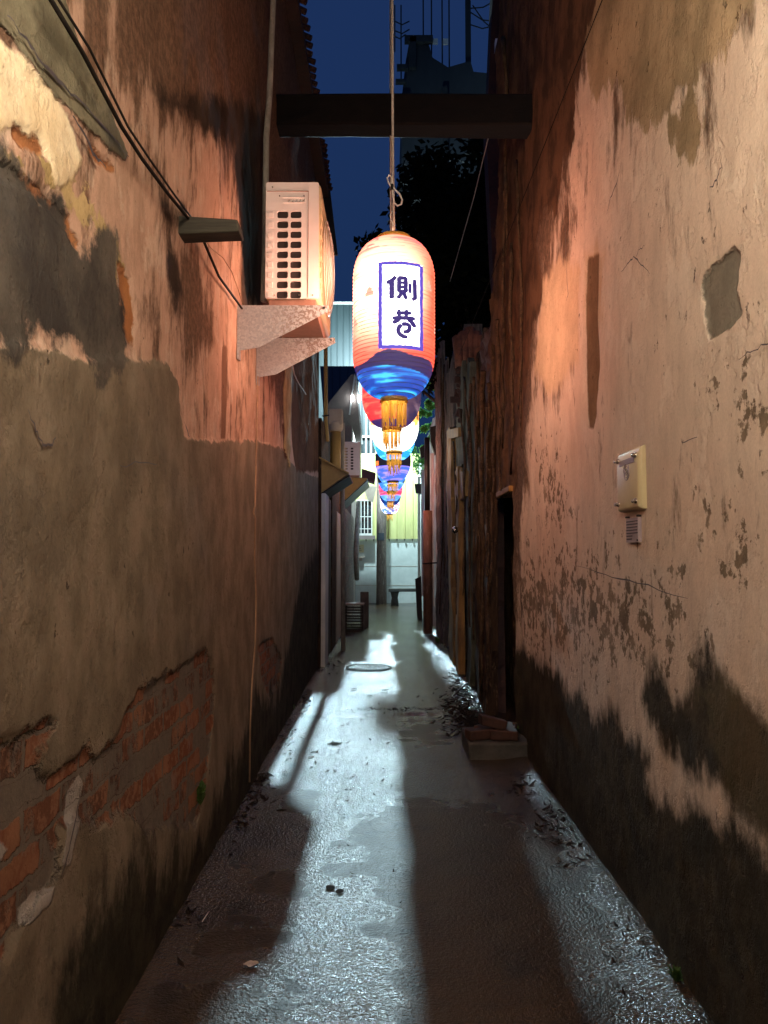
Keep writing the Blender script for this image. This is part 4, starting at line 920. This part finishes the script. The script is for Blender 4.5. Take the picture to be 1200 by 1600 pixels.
# sign panel on the first lantern, measured off the photograph
RC = 65.0
def on_shell(px, py, off):
    z = onY(px, py, L1Y-.21).z - B1.z; t = max(.02, min(.98, z/H0)); r = float(prof_r(t)) + off
    s = max(-.995, min(.995, (px-615.5)/RC)); a = math.asin(s); return Vector((r*math.sin(a), -r*math.cos(a), z))
def quadpatch(x0, x1, y0, y1, off, nx=14, ny=20, wob=0, seed=1):
    rr = random.Random(seed); m = MB(); vs = []
    for j in range(ny+1):
        for i in range(nx+1):
            e = wob if (i in (0,nx) or j in (0,ny)) else 0
            vs.append(on_shell(x0+(x1-x0)*i/nx+rr.uniform(-e,e), y0+(y1-y0)*j/ny+rr.uniform(-e,e), off))
    m.add(vs, [(j*(nx+1)+i, j*(nx+1)+i+1, (j+1)*(nx+1)+i+1, (j+1)*(nx+1)+i) for j in range(ny) for i in range(nx)]); return m
sp_ = quadpatch(592.5, 657.5, 411, 545, .004).build('sign_panel', M['panel'], l1, True, fixn=False)
bd = MB()
for (x0,x1,y0,y1,sd) in ((592,597.6,411,545,1),(653,658,413,546,2),(597,654,410.5,415.5,3),(597,654,540.5,546,4)):
    q = quadpatch(x0,x1,y0,y1,.0065, 2 if x1-x0 < 10 else 20, 40 if y1-y0 > 10 else 2, .45, sd); bd.add(q.v, q.f)
bd.build('sign_border', M['blue_ink'], sp_, True, fixn=False)
def zc(pts): return [(530+x/4.706, 340+y/4.706) for x, y in pts]
def stroke(mb, pts, w, seed=0):
    P = zc(pts); Q = []
    for a, b in zip(P, P[1:]):
        n = max(2, int(math.hypot(b[0]-a[0], b[1]-a[1])/1.2))
        Q += [(a[0]+(b[0]-a[0])*k/n, a[1]+(b[1]-a[1])*k/n) for k in range(n)]
    Q.append(P[-1])
    for _ in range(2): Q = [Q[0]]+[((Q[i-1][0]+2*Q[i][0]+Q[i+1][0])/4, (Q[i-1][1]+2*Q[i][1]+Q[i+1][1])/4) for i in range(1,len(Q)-1)]+[Q[-1]]
    n = len(Q); rr = random.Random(seed); vs = []
    for i, q in enumerate(Q):
        a = Q[max(i-1,0)]; b = Q[min(i+1,n-1)]; dx, dy = b[0]-a[0], b[1]-a[1]; L = math.hypot(dx,dy) or 1; u = i/(n-1)
        ww = w/4.706/2*(1.0 if .08 < u < .92 else .82)*rr.uniform(.92,1.08); vs += [on_shell(q[0]-dy/L*ww, q[1]+dx/L*ww, .0085), on_shell(q[0]+dy/L*ww, q[1]-dx/L*ww, .0085)]
    mb.add(vs, [(2*i,2*i+1,2*i+3,2*i+2) for i in range(n-1)])
c1 = MB()
for k,(p,w_) in enumerate([([(412,444),(392,468),(350,492)],20),([(384,468),(384,606)],25),([(352,486),(410,462)],14),
    ([(434,448),(434,558)],21),([(480,448),(480,558)],21),([(430,454),(484,454)],19),([(432,488),(482,488)],15),([(432,520),(482,520)],15),([(430,552),(484,552)],19),
    ([(452,560),(440,584),(424,604)],19),([(466,560),(474,584),(486,606)],19),([(509,490),(509,560)],16),([(541,455),(543,560),(545,588),(538,600),(522,604)],21)]): stroke(c1, p, w_*1.42, k)
c1.build('character', M['navy_ink'], sp_, fixn=False)
c2 = MB()
for k,(p,w_) in enumerate([([(432,686),(436,750)],17),([(486,684),(482,750)],17),([(414,712),(518,706)],19),([(388,748),(544,744)],20),([(438,752),(418,770),(390,782)],20),([(496,752),(520,770),(545,806)],21),
    ([(452,792),(486,788),(506,800),(506,828),(488,846),(462,846)],20),([(450,794),(432,816),(426,842),(438,866),(464,882),(492,884)],21)]): stroke(c2, p, w_*1.42, 30+k)
c2.build('character', M['navy_ink'], sp_, fixn=False)
# knotted white loops in the cord
lc = MB()
def loop(pts): return [onY(x, y, L1Y-.015) - B1 for x, y in pts]
lc.tube(loop([(611,292),(607,285),(605,278),(608,273.5),(612,276),(613,283),(612,290)]), .0045, 8)
lc.tube(loop([(613,292),(617,296),(624,303),(628.5,312),(627,319),(621,321.5),(616,317),(614,306),(613,292)]), .0052, 8)
lc.tube(loop([(613,330),(610,336),(611,344),(614,350),(613,362)]), .004, 8)
lc.build('knot_loop', M['white_paint'], l1, True)
lk = MB().tube(loop([(612.5,288),(612.5,297)]), .009, 8); lk.build('knot', M['black'], l1)
lantern(612, 668, 5.75, 'red', 'second lantern from the front, red on its left half and navy on its right', 110, 72)
lantern(616, 705, 6.95, 'white', 'third lantern, glowing white below with an orange and black rayed band', 110, 72)
lantern(615.5, 719, 8.1, 'blue', 'bright blue lantern showing only just below the glowing white one', 80, 56, strands=30)
lantern(614, 751, 9.6, 'band', 'lantern with a black band over a violet blue base, hanging behind the bright blue one', 80, 56, strands=30)
lantern(611.5, 767, 12.1, 'black', 'lantern with a black middle above streaky blue, just above the pink one', 70, 48, strands=24)
lantern(610.5, 783, 14.6, 'pink', 'pink and blue lantern, second last of the row', 60, 40, strands=20)
lantern(613, 757, 10.85, 'black', 'lantern hidden behind the black banded one, black across its middle', 50, 40, strands=16)  # added hidden lantern, fills the shadow band on the lane
lantern(611, 769, 13.35, 'day', 'orange lantern almost hidden between the black one and the pink one', 50, 40, strands=16)  # added to close a gap between the lantern shadows
lantern(610, 790, 16.2, 'near', 'cream lantern almost hidden between the pink one and the pale last one', 50, 40, strands=16)  # added to throw orange light on the far air conditioner
lantern(609, 803, 19.6, 'blue', 'lantern hidden behind the small pale one at the end of the row', 50, 40, strands=16)  # unseen lantern, added for the shadow it casts on the lane
lantern(609, 803, 17.8, 'pale', 'smallest visible lantern, pale with blue and pink blotches', 60, 40, strands=20)
lantern(.03, 0, .62, 'near', 'lantern hanging overhead just outside the top of the view', 60, 48, strands=24, z=2.33, gain=10.5)
lantern(.03, 0, -1.9, 'near', 'lantern hanging behind the viewer, nearest the lane mouth', 60, 48, strands=24, z=2.33, gain=3.2)  # unseen lantern added as warm fill for the near lane and lower walls
tag(MB().tube([(.03,-2,6.0),(.03,.6,6.0),(.04,4.15,6.0),(.066,8,6.0),(.10,12,6.0),(.13,17.8,6.0),(.14,22.6,6.02)], .007, 6).build('suspension_wire', M['cable'], smooth=True), 'overhead wire along the lane from which all the lanterns hang', 'wire')

# ================================================================== AIR CONDITIONERS
def air_con(name, label, x0, x1, y0, ln, z0, z1, rows, cols, big):
    t = thing(name, label, 'air conditioner', (x0, y0, z0)); w = x1-x0; h = z1-z0; b = .02*big+.006
    under(MB().box(x0,x1,y0+.012,y0+ln,z0+.035*big+.02,z1).build('casing', M['ac_cream'], bevel=b), t)
    zb = z0+.035*big+.02
    f0 = MB().box(x0+.02,x1-.03,y0+.03,y0+ln-.05,z0,zb+.01); under(f0.build('foot', M['ac_base'], bevel=.004), t)
    u = lambda a: x0+w*a; v = lambda a: z1-h*a
    Mx = Matrix(((1,0,0,0),(0,0,1,y0),(0,1,0,0),(0,0,0,1)))
    holes = [rrect(u(a)-w*cols[1]/2, u(a)+w*cols[1]/2, v(q)-h*rows[1]/2, v(q)+h*rows[1]/2, min(w*cols[1], h*rows[1])*.28) for a in cols[0] for q in rows[0]]
    if big: holes += [[(u(.40+.065*k),v(.165)),(u(.42+.065*k),v(.165)),(u(.455+.065*k),v(.142)),(u(.435+.065*k),v(.142))] for k in range(5)]
    under(plate('side_panel', rrect(x0+.004,x1-.012,zb,z1-.006,.012), holes, .012, M['ac_paint'], None, Mx), t)
    under(MB().box(u(.18),u(.74),y0+.009,y0+.0115,v(.93),v(.12)).build('grille_void', M['dark_hole']), t)
    return t, u, v
pz0 = onY(460,481,4.5).z; pz1 = onY(460,284,4.5).z; ax0 = onY(414,400,4.5).x; ax1 = onY(501,400,4.5).x
ac, u, v = air_con('air_conditioner', 'large ivory outdoor air conditioner on two galvanised arms, left of the first lantern', ax0, ax1, 4.5, .86, pz0, pz1, ([.265+.0793*k for k in range(9)],.057), ([.315,.555],.20), 1)
# seams, screws, label recess on the side panel
sm = MB().box(u(.775),u(.782),4.489,4.4945,v(.92),v(.08)).box(u(.03),u(.78),4.489,4.4945,v(.083),v(.078)); under(sm.build('seam', M['ac_base']), ac)
sc_ = MB()
for a, q in ((.13,.05),(.18,.905),(.62,.905),(.86,.905),(.26,.12),(.70,.12)): sc_.tube([(u(a),4.486,v(q)),(u(a),4.495,v(q))], .004, 8)
under(sc_.build('screw', M['chrome']), ac)
kn = MB()
for k in range(9):
    q = .27+.079*k; under(MB().box(u(.05),u(.15),4.4885,4.4945,v(q)-.017,v(q)+.017).build('knockout', M['ac_paint'], bevel=.003), ac)
rg = MB().box(u(.32),u(.72),4.488,4.4945,v(.172),v(.169)).box(u(.32),u(.72),4.488,4.4945,v(.132),v(.129)).box(u(.715),u(.722),4.488,4.4945,v(.172),v(.129)); under(rg.build('vent_rim', M['ac_paint']), ac)
# bulged fan face with ringed grille and ribbed corner
zc_ = (pz0+pz1)/2+.02; bf = MB(); vs = []; NR = 10
for k in range(NR+1):
    r_ = .30*k/NR
    for a in range(40): vs.append((ax1+.002+.035*(1-(k/NR)**3), 4.98+r_*math.cos(a*math.pi/20)*1.15, zc_+r_*math.sin(a*math.pi/20)))
bf.add(vs, [(k*40+a,(k+1)*40+a,(k+1)*40+(a+1)%40,k*40+(a+1)%40) for k in range(NR) for a in range(40)]); under(bf.build('fan_face', M['ac_cream'], smooth=True), ac)
gr_ = MB()
for k in range(3,11): gr_.tube([(ax1+.010+.035*(1-(k/10)**3), 4.98+.03*k*math.cos(a*math.pi/16)*1.15, zc_+.03*k*math.sin(a*math.pi/16)) for a in range(33)], .0025, 5, False)
under(gr_.build('fan_grille', M['ac_paint']), ac)
cr = MB()
for k in range(9):
    q = .14+.085*k; cr.box(ax1-.003,ax1+.004,4.52,4.62,v(q)-.018,v(q)+.018)
under(cr.build('corner_ribs', M['ac_cream'], bevel=.003), ac)
def bracket(name, label, Y, pxs, zt, xe):
    """pressed steel arm: triangular web, top flange, wall flange"""
    t = thing(name, label, 'wall bracket', (XL, Y, zt), 'galvanised arms under the large air conditioner')
    x0 = XL+.012; P = [(x0,Y,zt),(xe,Y,zt),(xe+.005,Y,zt-.035),(x0+.12,Y,zt-.25),(x0,Y,zt-.27)]
    under(MB().prism(P,(0,.004,0)).build('web', M['galv']), t)
    under(MB().box(x0,xe,Y+.004,Y+.045,zt-.004,zt).build('top_flange', M['ac_base']), t)
    under(MB().box(x0-.012,x0+.001,Y-.002,Y+.05,zt-.32,zt+.0).build('wall_flange', M['galv']), t)
    under(MB().tube([(xe-.025,Y-.005,zt-.016),(xe-.025,Y+.01,zt-.016)], .007, 8).build('bolt', M['black']), t)
    return t
bracket('wall_bracket', 'front galvanised steel arm of the pair carrying the large air conditioner', 4.44, None, pz0-.004, onY(513,488,4.44).x)
bracket('wall_bracket', 'rear galvanised steel arm of the pair carrying the large air conditioner', 5.12, None, pz0-.004, onY(523,520,5.12).x)
a0 = onY(537,745,18.1); a1 = onY(563,690,18.1)
ac2, u, v = air_con('air_conditioner', 'small far air conditioner in orange light, mounted above the sloping ochre canopy', a0.x, a1.x, 18.1, .85, a0.z, a1.z, ([.20+.082*k for k in range(8)],.05), ([.145,.50],.16), .5)
# pipes and cables on the left house
tag(MB().tube([onX(428,-60,XL+.06),onX(427,0,XL+.06),onX(424,70,XL+.06),onX(421,150,XL+.06),onX(416,215,XL+.07),onX(415,300,XL+.07),onX(414,400,XL+.08),onX(412,470,XL+.09)], .021, 10).build('lagged_pipe', M['pipe_grey'], smooth=True), 'grey wrapped refrigerant pipe dropping down the left wall to the large air conditioner', 'pipe')
for off, nm, lb in ((0,'power_cable','thick black cable sagging diagonally across the upper left wall to the air conditioner'),(1,'thin_cable','thinner black cable close above the thick one on the upper left wall')):
    P = [(68,-30),(80,0),(128,80),(190,198),(222,248),(262,302),(298,346),(318,376),(342,432),(378,482)] if not off else [(76,-40),(92,0),(140,76),(200,198),(232,246),(268,298),(302,344)]
    tag(MB().tube([onX(x,y,XL+(.055 if y < 342 else .03)+.006*(k%2)) for k,(x,y) in enumerate(P)], .0065 if not off else .004, 7).build(nm, M['cable'], smooth=True), lb, 'cable')
tag(MB().tube([onX(x,y,XL+.03) for x,y in ((318,372),(330,388),(348,402),(362,424),(372,452),(381,480))], .003, 6).build('thin_cable', M['copper'], smooth=True), 'thin tan wire curling under the timber stub towards the air conditioner', 'cable')
tag(MB().tube([onX(x,y,XL+.04) for x,y in ((403,588),(402,640),(400,720),(398.5,790),(396,800),(399,810),(397.5,870),(400,930),(399,1000),(394,1060),(391,1130),(390,1222))], .0055, 7).build('tan_cable', M['copper'], smooth=True), 'long thin tan cable running down the left wall from the air conditioner bracket', 'cable')
tag(MB().tube([onX(x,y,XL+.06) for x,y in ((456,566),(460,585),(466,598),(478,616))], .006, 6).build('cable_end', M['cord'], smooth=True), 'short pale cable end poking from a dark hole under the rear bracket', 'cable')
a = onX(941,0,XR-.03); b = onY(717,556,9.1)
tag(MB().tube([a, a.lerp(b,.3)+Vector((0,0,-.012)), a.lerp(b,.6)+Vector((0,0,-.015)), b], .0028, 6).build('slack_wire', M['cable'], smooth=True), 'thin wire slanting along the right wall down to the roof tile pile', 'cable')
tag(MB().tube([onY(768,195,7.2), onY(740,310,9), onY(703,440,12)], .006, 6).build('stay_wire', M['cord'], smooth=True), 'faint pale wire slanting across the dark tree', 'cable')

# ================================================================== RIGHT WALL FITTINGS
yb0, yb1 = onX(1011,740,XR).y, onX(963,750,XR-.034).y
zt0, zt1 = onX(1011,796,XR).z, onX(1011,690,XR).z
cb = thing('cover_box', 'cream plastic cover box with four corner bolts on the pink right wall', 'box', (XR, yb0, zt0))
bx_ = MB(); X0, X1, X2 = XR+.01, XR-.024, XR-.034
def ring_(x, y0, y1, z0, z1): return [(x,y0,z0),(x,y1,z0),(x,y1,z1),(x,y0,z1)]
vs = ring_(X0,yb0,yb1,zt0,zt1)+ring_(X1,yb0,yb1,zt0+.004,zt1-.02)+ring_(X2,yb0+.012,yb1-.012,zt0+.014,zt1-.05)
bx_.add(vs, [(0,1,2,3),(11,10,9,8)]+[(4*k+q,4*k+(q+1)%4,4*k+4+(q+1)%4,4*k+4+q) for k in range(2) for q in range(4)])
under(bx_.build('body', M['box_cream'], bevel=.004), cb)
for k in (0,1):
    for q in (0,1):
        yy = yb0+.030 if k else yb1-.030; z = zt0+.035 if q else zt1-.048
        o = MB().tube([(X2+.012,yy,z),(X2-.006,yy,z)], .0105, 12).tube([(X2-.004,yy,z),(X2-.018,yy,z)], .0075, 8); under(o.build('bolt', M['chrome'], smooth=True), cb)
em = MB(); cy, cz = (yb0+yb1)/2, (zt0+zt1)/2+.03
for r_, w_ in ((.034,.0024),(.024,.002),(.013,.0022)):
    em.tube([(X2-.0015, cy+r_*math.cos(a*math.pi/12)*(1+.12*math.sin(a)), cz+r_*math.sin(a*math.pi/12)) for a in range(25)], w_, 6, False)
em.tube([(X2-.002, cy+.03, cz+.012),(X2-.002, cy+.008, cz-.004),(X2-.002, cy-.03, cz+.006)], .003, 6); under(em.build('embossed_emblem', M['notice']), cb)
st = MB().box(X2-.0025,X2+.002,yb0+.05,yb1-.05,zt1-.0735,zt1-.0515); under(st.build('top_strip', M['notice']), cb)
np_ = thing('notice_plate', 'little grey notice plate screwed below the cream cover box', 'sign', tuple(onX(994,846,XR)))
y0_, y1_ = onX(1004,826,XR).y, onX(985,826,XR).y; z0_, z1_ = onX(1004,847,XR).z, onX(1004,808,XR).z
under(MB().box(XR-.018,XR+.02,y0_,y1_,z0_,z1_).build('plate', M['notice']), np_)
wr = MB(); rr = random.Random(4)
for k in range(7):
    z = z1_-.014-.012*k; y = y1_-.006
    while y > y0_+.008 and not (k > 4 and y < (y0_+y1_)/2):
        l = rr.uniform(.003,.009); wr.box(XR-.0192,XR-.0175,max(y-l,y0_+.004),y,z-.0022,z+.0022); y -= l+.003
under(wr.build('printed_lines', M['ink']), np_)
for y, z in ((y0_+.004,z1_+.006),(y1_-.004,z1_+.006),(y0_+.006,z0_+.008)): under(MB().tube([(XR-.022,y,z),(XR,y,z)], .004, 8).build('screw', M['black']), np_)
k_ = MB()
for i_, pts in enumerate(([(975,425),(985,412),(995,402),(1006,412),(1020,428)],[(998,402),(1004,388),(1012,384)],[(1134,255),(1128,275),(1122,288),(1115,292)],[(975,255),(968,285),(958,310),(952,335)],[(1160,560),(1180,548),(1200,540),(1230,520)],[(905,885),(950,898),(1000,910),(1080,935)],[(886,345),(888,420),(891,460),(888,470)],[(1070,690),(1095,683)])):
    under(crack(pts, XR, (.006,.004,.008,.006,.004,.005,.009,.005)[i_], None, i_).build('crack', M['ink'], fixn=False), rh)
k_ = MB()
for i_, pts in enumerate(([(34,640),(48,672),(60,694),(75,696),(80,684)],[(284,660),(290,678),(292,682)],[(216,1040),(219,1062)],[(118,1232),(110,1290),(98,1340),(88,1372)],[(106,182),(125,210),(142,245),(160,262)],[(182,730),(214,722),(240,726)],[(2,20),(28,55),(50,85),(85,130),(112,152),(165,205),(196,245)])):
    under(crack(pts, XL, (.008,.008,.005,.008,.012,.005,.010)[i_], None, 20+i_).build('crack', M['ink'], fixn=False), lh)

# ================================================================== ON THE GROUND
a = onZ(732,1188); ks = MB()
KX, KY = a.x, a.y; kh = .125
tag(ks.box(KX, XR+.05, KY, KY+.52, -.05, kh).build('door_step', M['stone'], bevel=.018), 'low concrete doorstep against the right wall with old bricks on it', 'step')
rr = random.Random(12)
for k,(dx,dy,dz,rz,ry,lb) in enumerate(((.10,.12,0,.3,0,'dark broken brick at the lane side end of the doorstep'),(.27,.10,0,-.2,0,'dark brick lying in the middle of the doorstep'),(.17,.28,.0,.9,0,'dark brick lying crosswise at the back of the doorstep'),(.20,.15,.078,.1,.25,'uppermost dark brick of the pile on the doorstep'),(.34,.26,.0,1.3,.0,'dark brick of the doorstep pile nearest the right wall'))):
    bq = MB(); l,w_,h_ = .115,.058,.038; vs = []
    for sx_ in (-1,1):
        for sy_ in (-1,1):
            for sz_ in (-1,1): vs.append((sx_*l*rr.uniform(.8,1), sy_*w_*rr.uniform(.8,1), sz_*h_*rr.uniform(.85,1)))
    bq.add(vs, [(0,1,3,2),(4,6,7,5),(0,4,5,1),(2,3,7,6),(0,2,6,4),(1,5,7,3)])
    o = bq.build('brick', M['red_brick'], bevel=.008); o.location = (KX+dx, KY+dy, kh+.038+dz); o.rotation_euler = (0,ry,rz); tag(o, lb, 'brick', 'old bricks on the doorstep')
# crates and board
cz = thing('crate_stack', 'stack of dark slatted crates against the left side near the lane end', 'crates', (onZ(552,985).x, 15.2, 0))
cx0, cx1 = onY(537,960,15.0).x, onY(568,960,15.0).x
for k in range(3):
    c_ = MB(); zb = .005+.165*k
    for q in range(3): z = zb+.05*q; c_.box(cx0+.01*k,cx1,15.0,15.015,z,z+.036).box(cx1-.015,cx1,15.0,15.4,z,z+.036).box(cx0+.01*k,cx0+.02+.01*k,15.0,15.4,z,z+.036)
    c_.box(cx0,cx1,15.02,15.38,zb,zb+.012).box(cx0+.04,cx0+.07,14.995,15.01,zb,zb+.155).box(cx1-.03,cx1+.002,14.995,15.01,zb,zb+.155); under(c_.build('crate', M['crate']), cz)
under(MB().box(cx0+.02,cx1+.01,14.98,15.42,.50,.525).build('top_board', M['crate_top'], bevel=.004), cz)
p0, p1 = onY(563,926,15.7).x, onY(576,926,15.7).x
tag(MB().box(p0,p1,15.7,15.85,0.0,.72).build('dark_block', M['stone'], bevel=.01), 'upright dark block standing behind the crate stack', 'block')
# manhole
mh = thing('manhole_cover', 'round iron manhole cover set in the wet lane', 'manhole cover', (-.20,10.15,0))
under(MB().lathe([(.30,-.01),(.30,.016),(.27,.018),(.265,.006)], (-.20,10.15,0), 40).build('rim', M['iron'], smooth=False), mh)
md = MB().lathe([(.262,-.01),(.262,.012),(.001,.014)], (-.20,10.15,0), 40)
for k in range(-4,5):
    hw = math.sqrt(max(0,.24**2-(k*.052)**2)); md.box(-.20-hw,-.20+hw,10.15+k*.052-.008,10.15+k*.052+.008,.012,.019)
under(md.build('cover', M['wet']), mh)
def leafmesh(l, w, curl, seed):
    rr = random.Random(seed); m = MB(); vs = []; n = 6
    for i in range(n+1):
        u_ = i/n; ww = w*math.sin(math.pi*min(.97,max(.04,u_)))**.7*rr.uniform(.8,1.15)
        for s_ in (-1,0,1): vs.append(((u_-.5)*l, s_*ww, .004+abs(s_)*curl*l*.35*rr.uniform(.6,1.3)+curl*l*.5*(u_-.5)**2))
    m.add(vs, [(3*i+q,3*i+q+1,3*i+q+4,3*i+q+3) for i in range(n) for q in (0,1)]); return m
def gz(x, y): return 0.006
for k,(px,py,l,mat,rz,lb) in enumerate(((392,1512,.055,'leaf_white',.2,'curled pale dry leaf lying on the near left of the wet lane'),(523,1164,.115,'leaf_dead',.1,'long flat dark leaf in the bright reflection, alone left of centre'),(440,1269,.06,'leaf_dead',.0,'small round black leaf on the left side of the bright wet patch'),
    (516,1390,.045,'leaf_dead',2.4,'left of the two tiny black leaves in the near bright streak'),(531,1396,.045,'leaf_dead',1.0,'right of the two tiny black leaves in the near bright streak'),(486,1186,.05,'leaf_white',.8,'tiny pale leaf just left below the long dark leaf'),
    (450,1156,.09,'leaf_brown',.2,'brown leaf close to the left wall foot in the bright patch'),(601,1080,.09,'leaf_dead',.3,'dark leaf near the centre just past the crack line'),(578,1088,.08,'leaf_dead',2.9,'dark leaf left of centre just past the crack line'),(553,1078,.08,'leaf_dead',.5,'dark leaf below the manhole cover'),
    (323,1400,.09,'leaf_brown',.9,'orange brown leaf at the near left wall foot'),(878,1280,.05,'leaf_brown',1.2,'orange leaf glinting at the foot of the right wall'))):
    p = onZ(px, py); m = leafmesh(l, l*(.33 if l > .05 else .45), .25 if 'white' in mat else .08, 50+k)
    o = m.build('fallen_leaf', M[mat], smooth=True, fixn=False); o.location = (p.x, p.y, gz(p.x,p.y)); o.rotation_euler = (0,0,rz); tag(o, lb, 'leaf', 'single leaves on the lane')
for k,(p0,p1,r_,lb) in enumerate((((708,1088),(742,1058),.011,'dark stick crossing the gutter by the right wall'),((712,1078),(748,1092),.008,'short dark stick beside the longer one in the right gutter'),((728,1060),(744,1078),.006,'small forked stick leaning at the ruined wall foot'),((316,1440),(327,1424),.0022,'pale straw on the near left of the lane'),((702,1148),(722,1136),.006,'thin curved twig in front of the doorstep'))):
    a = onZ(*p0, .015); b = onZ(*p1, .03)
    tag(MB().tube([a, a.lerp(b,.4)+Vector((.01,.01,.015)), a.lerp(b,.7), b], [r_,r_*.9,r_*.8,r_*.4], 6).build('twig', M['leaf_white' if k == 3 else 'wood_dark'], smooth=True), lb, 'twig', 'sticks on the lane')
lit = MB(); rr = random.Random(9)
def scatter(cx, cy, sx_, sy_, n, ls):
    for _ in range(n):
        p = onZ(cx+rr.gauss(0,1)*sx_, cy+rr.gauss(0,1)*sy_)
        if p.x < XL+.02 or p.x > XR-.02: continue
        l = ls*rr.uniform(.5,1.9); a = rr.uniform(0,6.28); d = Vector((math.cos(a),math.sin(a),rr.uniform(-.1,.25))); q = Vector((-math.sin(a),math.cos(a),rr.uniform(-.2,.2)))*rr.uniform(.25,.5)
        z = Vector((0,0,.006+rr.uniform(0,.022))); p = p+z
        lit.add([p-d*l/2, p+q*l/2, p+d*l/2+Vector((0,0,.01)), p-q*l/2], [(0,1,2,3)])
for args in ((735,1120,22,14,420,.06),(722,1085,16,14,160,.06),(752,1135,14,8,120,.06),(716,1058,10,10,60,.06),(470,1085,10,14,120,.055),(446,1130,10,12,60,.05),(430,1165,12,12,60,.05),(405,1205,10,16,110,.05),(385,1240,14,16,130,.045),(360,1280,16,18,130,.045),(335,1325,12,14,50,.04),
             (560,1125,60,30,30,.03),(560,1180,80,60,40,.025),(545,1300,90,70,25,.018),(870,1290,18,22,130,.035),(905,1330,20,22,90,.03),(830,1230,25,12,70,.04),(980,1460,30,36,60,.02),(690,1010,5,8,40,.06),(510,1040,14,6,40,.06),(290,1440,18,26,40,.03),(640,1112,50,2,90,.03)): scatter(*args)
lt_ = lit.build('leaf_litter', M['leaf_dead'], fixn=False); tag(lt_, 'scattered wet leaf litter and grit along both wall feet', 'leaf litter', None, 'stuff')
gr2 = MB()
for k in range(260):
    yy = rr.uniform(2.3, 9); side = rr.choice((-1,1)); xx = (XL+.01+abs(rr.gauss(0,.035))) if side < 0 else (XR-.01-abs(rr.gauss(0,.035))); s_ = rr.uniform(.004,.018)
    c = Vector((xx,yy,s_*.3)); vs = [c+Vector((rr.uniform(.6,1)*s_*math.cos(q*1.05), rr.uniform(.6,1)*s_*math.sin(q*1.05), 0)) for q in range(6)]
    gr2.add(vs+[c+Vector((0,0,s_*.7))], [(q,(q+1)%6,6) for q in range(6)])
tag(gr2.build('gutter_gravel', M['concrete'], fixn=False), 'loose gravel crumbs in the gutters at the foot of both walls', 'gravel', None, 'stuff')
def weed(p, n, h, lb, seed, wall=0, leafy=False):
    rr = random.Random(seed); m = MB()
    for k in range(n):
        a = rr.uniform(0,6.28); d = Vector((math.cos(a),math.sin(a),0))*rr.uniform(.2,1)*h*.7
        if wall: d = Vector((abs(d.x)*wall*.6, d.y, d.y*.2))
        b0 = p+d*.25+Vector((0,0,rr.uniform(-.2,.4)*h if wall else 0)); tip = b0+d*.8+Vector((0,0,rr.uniform(.3,1)*h)); mid = (b0+tip)/2+Vector((0,0,h*.15)); s_ = Vector((-math.sin(a),math.cos(a),.3)).normalized()*h*(.16 if leafy else .07)
        m.add([b0-s_*.4,b0+s_*.4,mid-s_,mid+s_,tip], [(0,1,3,2),(2,3,4)])
    tag(m.build('weed', M['weed'], fixn=False), lb, 'weed', 'weeds in the cracks')
weed(onX(312,1252,XL+.02), 110, .07, 'green weed growing out of the left wall below the bare bricks', 1, 1, True)
weed(onZ(418,1182)+Vector((-.03,0,0)), 30, .07, 'small weed at the left wall foot beside the leaf pile', 2, 0, True)
weed(onZ(458,1112)+Vector((-.03,0,0)), 30, .08, 'small weed farther along the left wall foot by the crack line', 3, 0, True)
weed(onZ(684,1004), 50, .12, 'green weed at the foot of the fat brown pipe', 4, 0, True)
weed(Vector((XR-.06,5.95,kh)), 40, .09, 'small weed on the doorstep corner against the right wall', 5, 0, True)
weed(Vector((XR-.02,2.75,.02)), 40, .05, 'tiny weed at the near foot of the right wall', 6, 0, True)
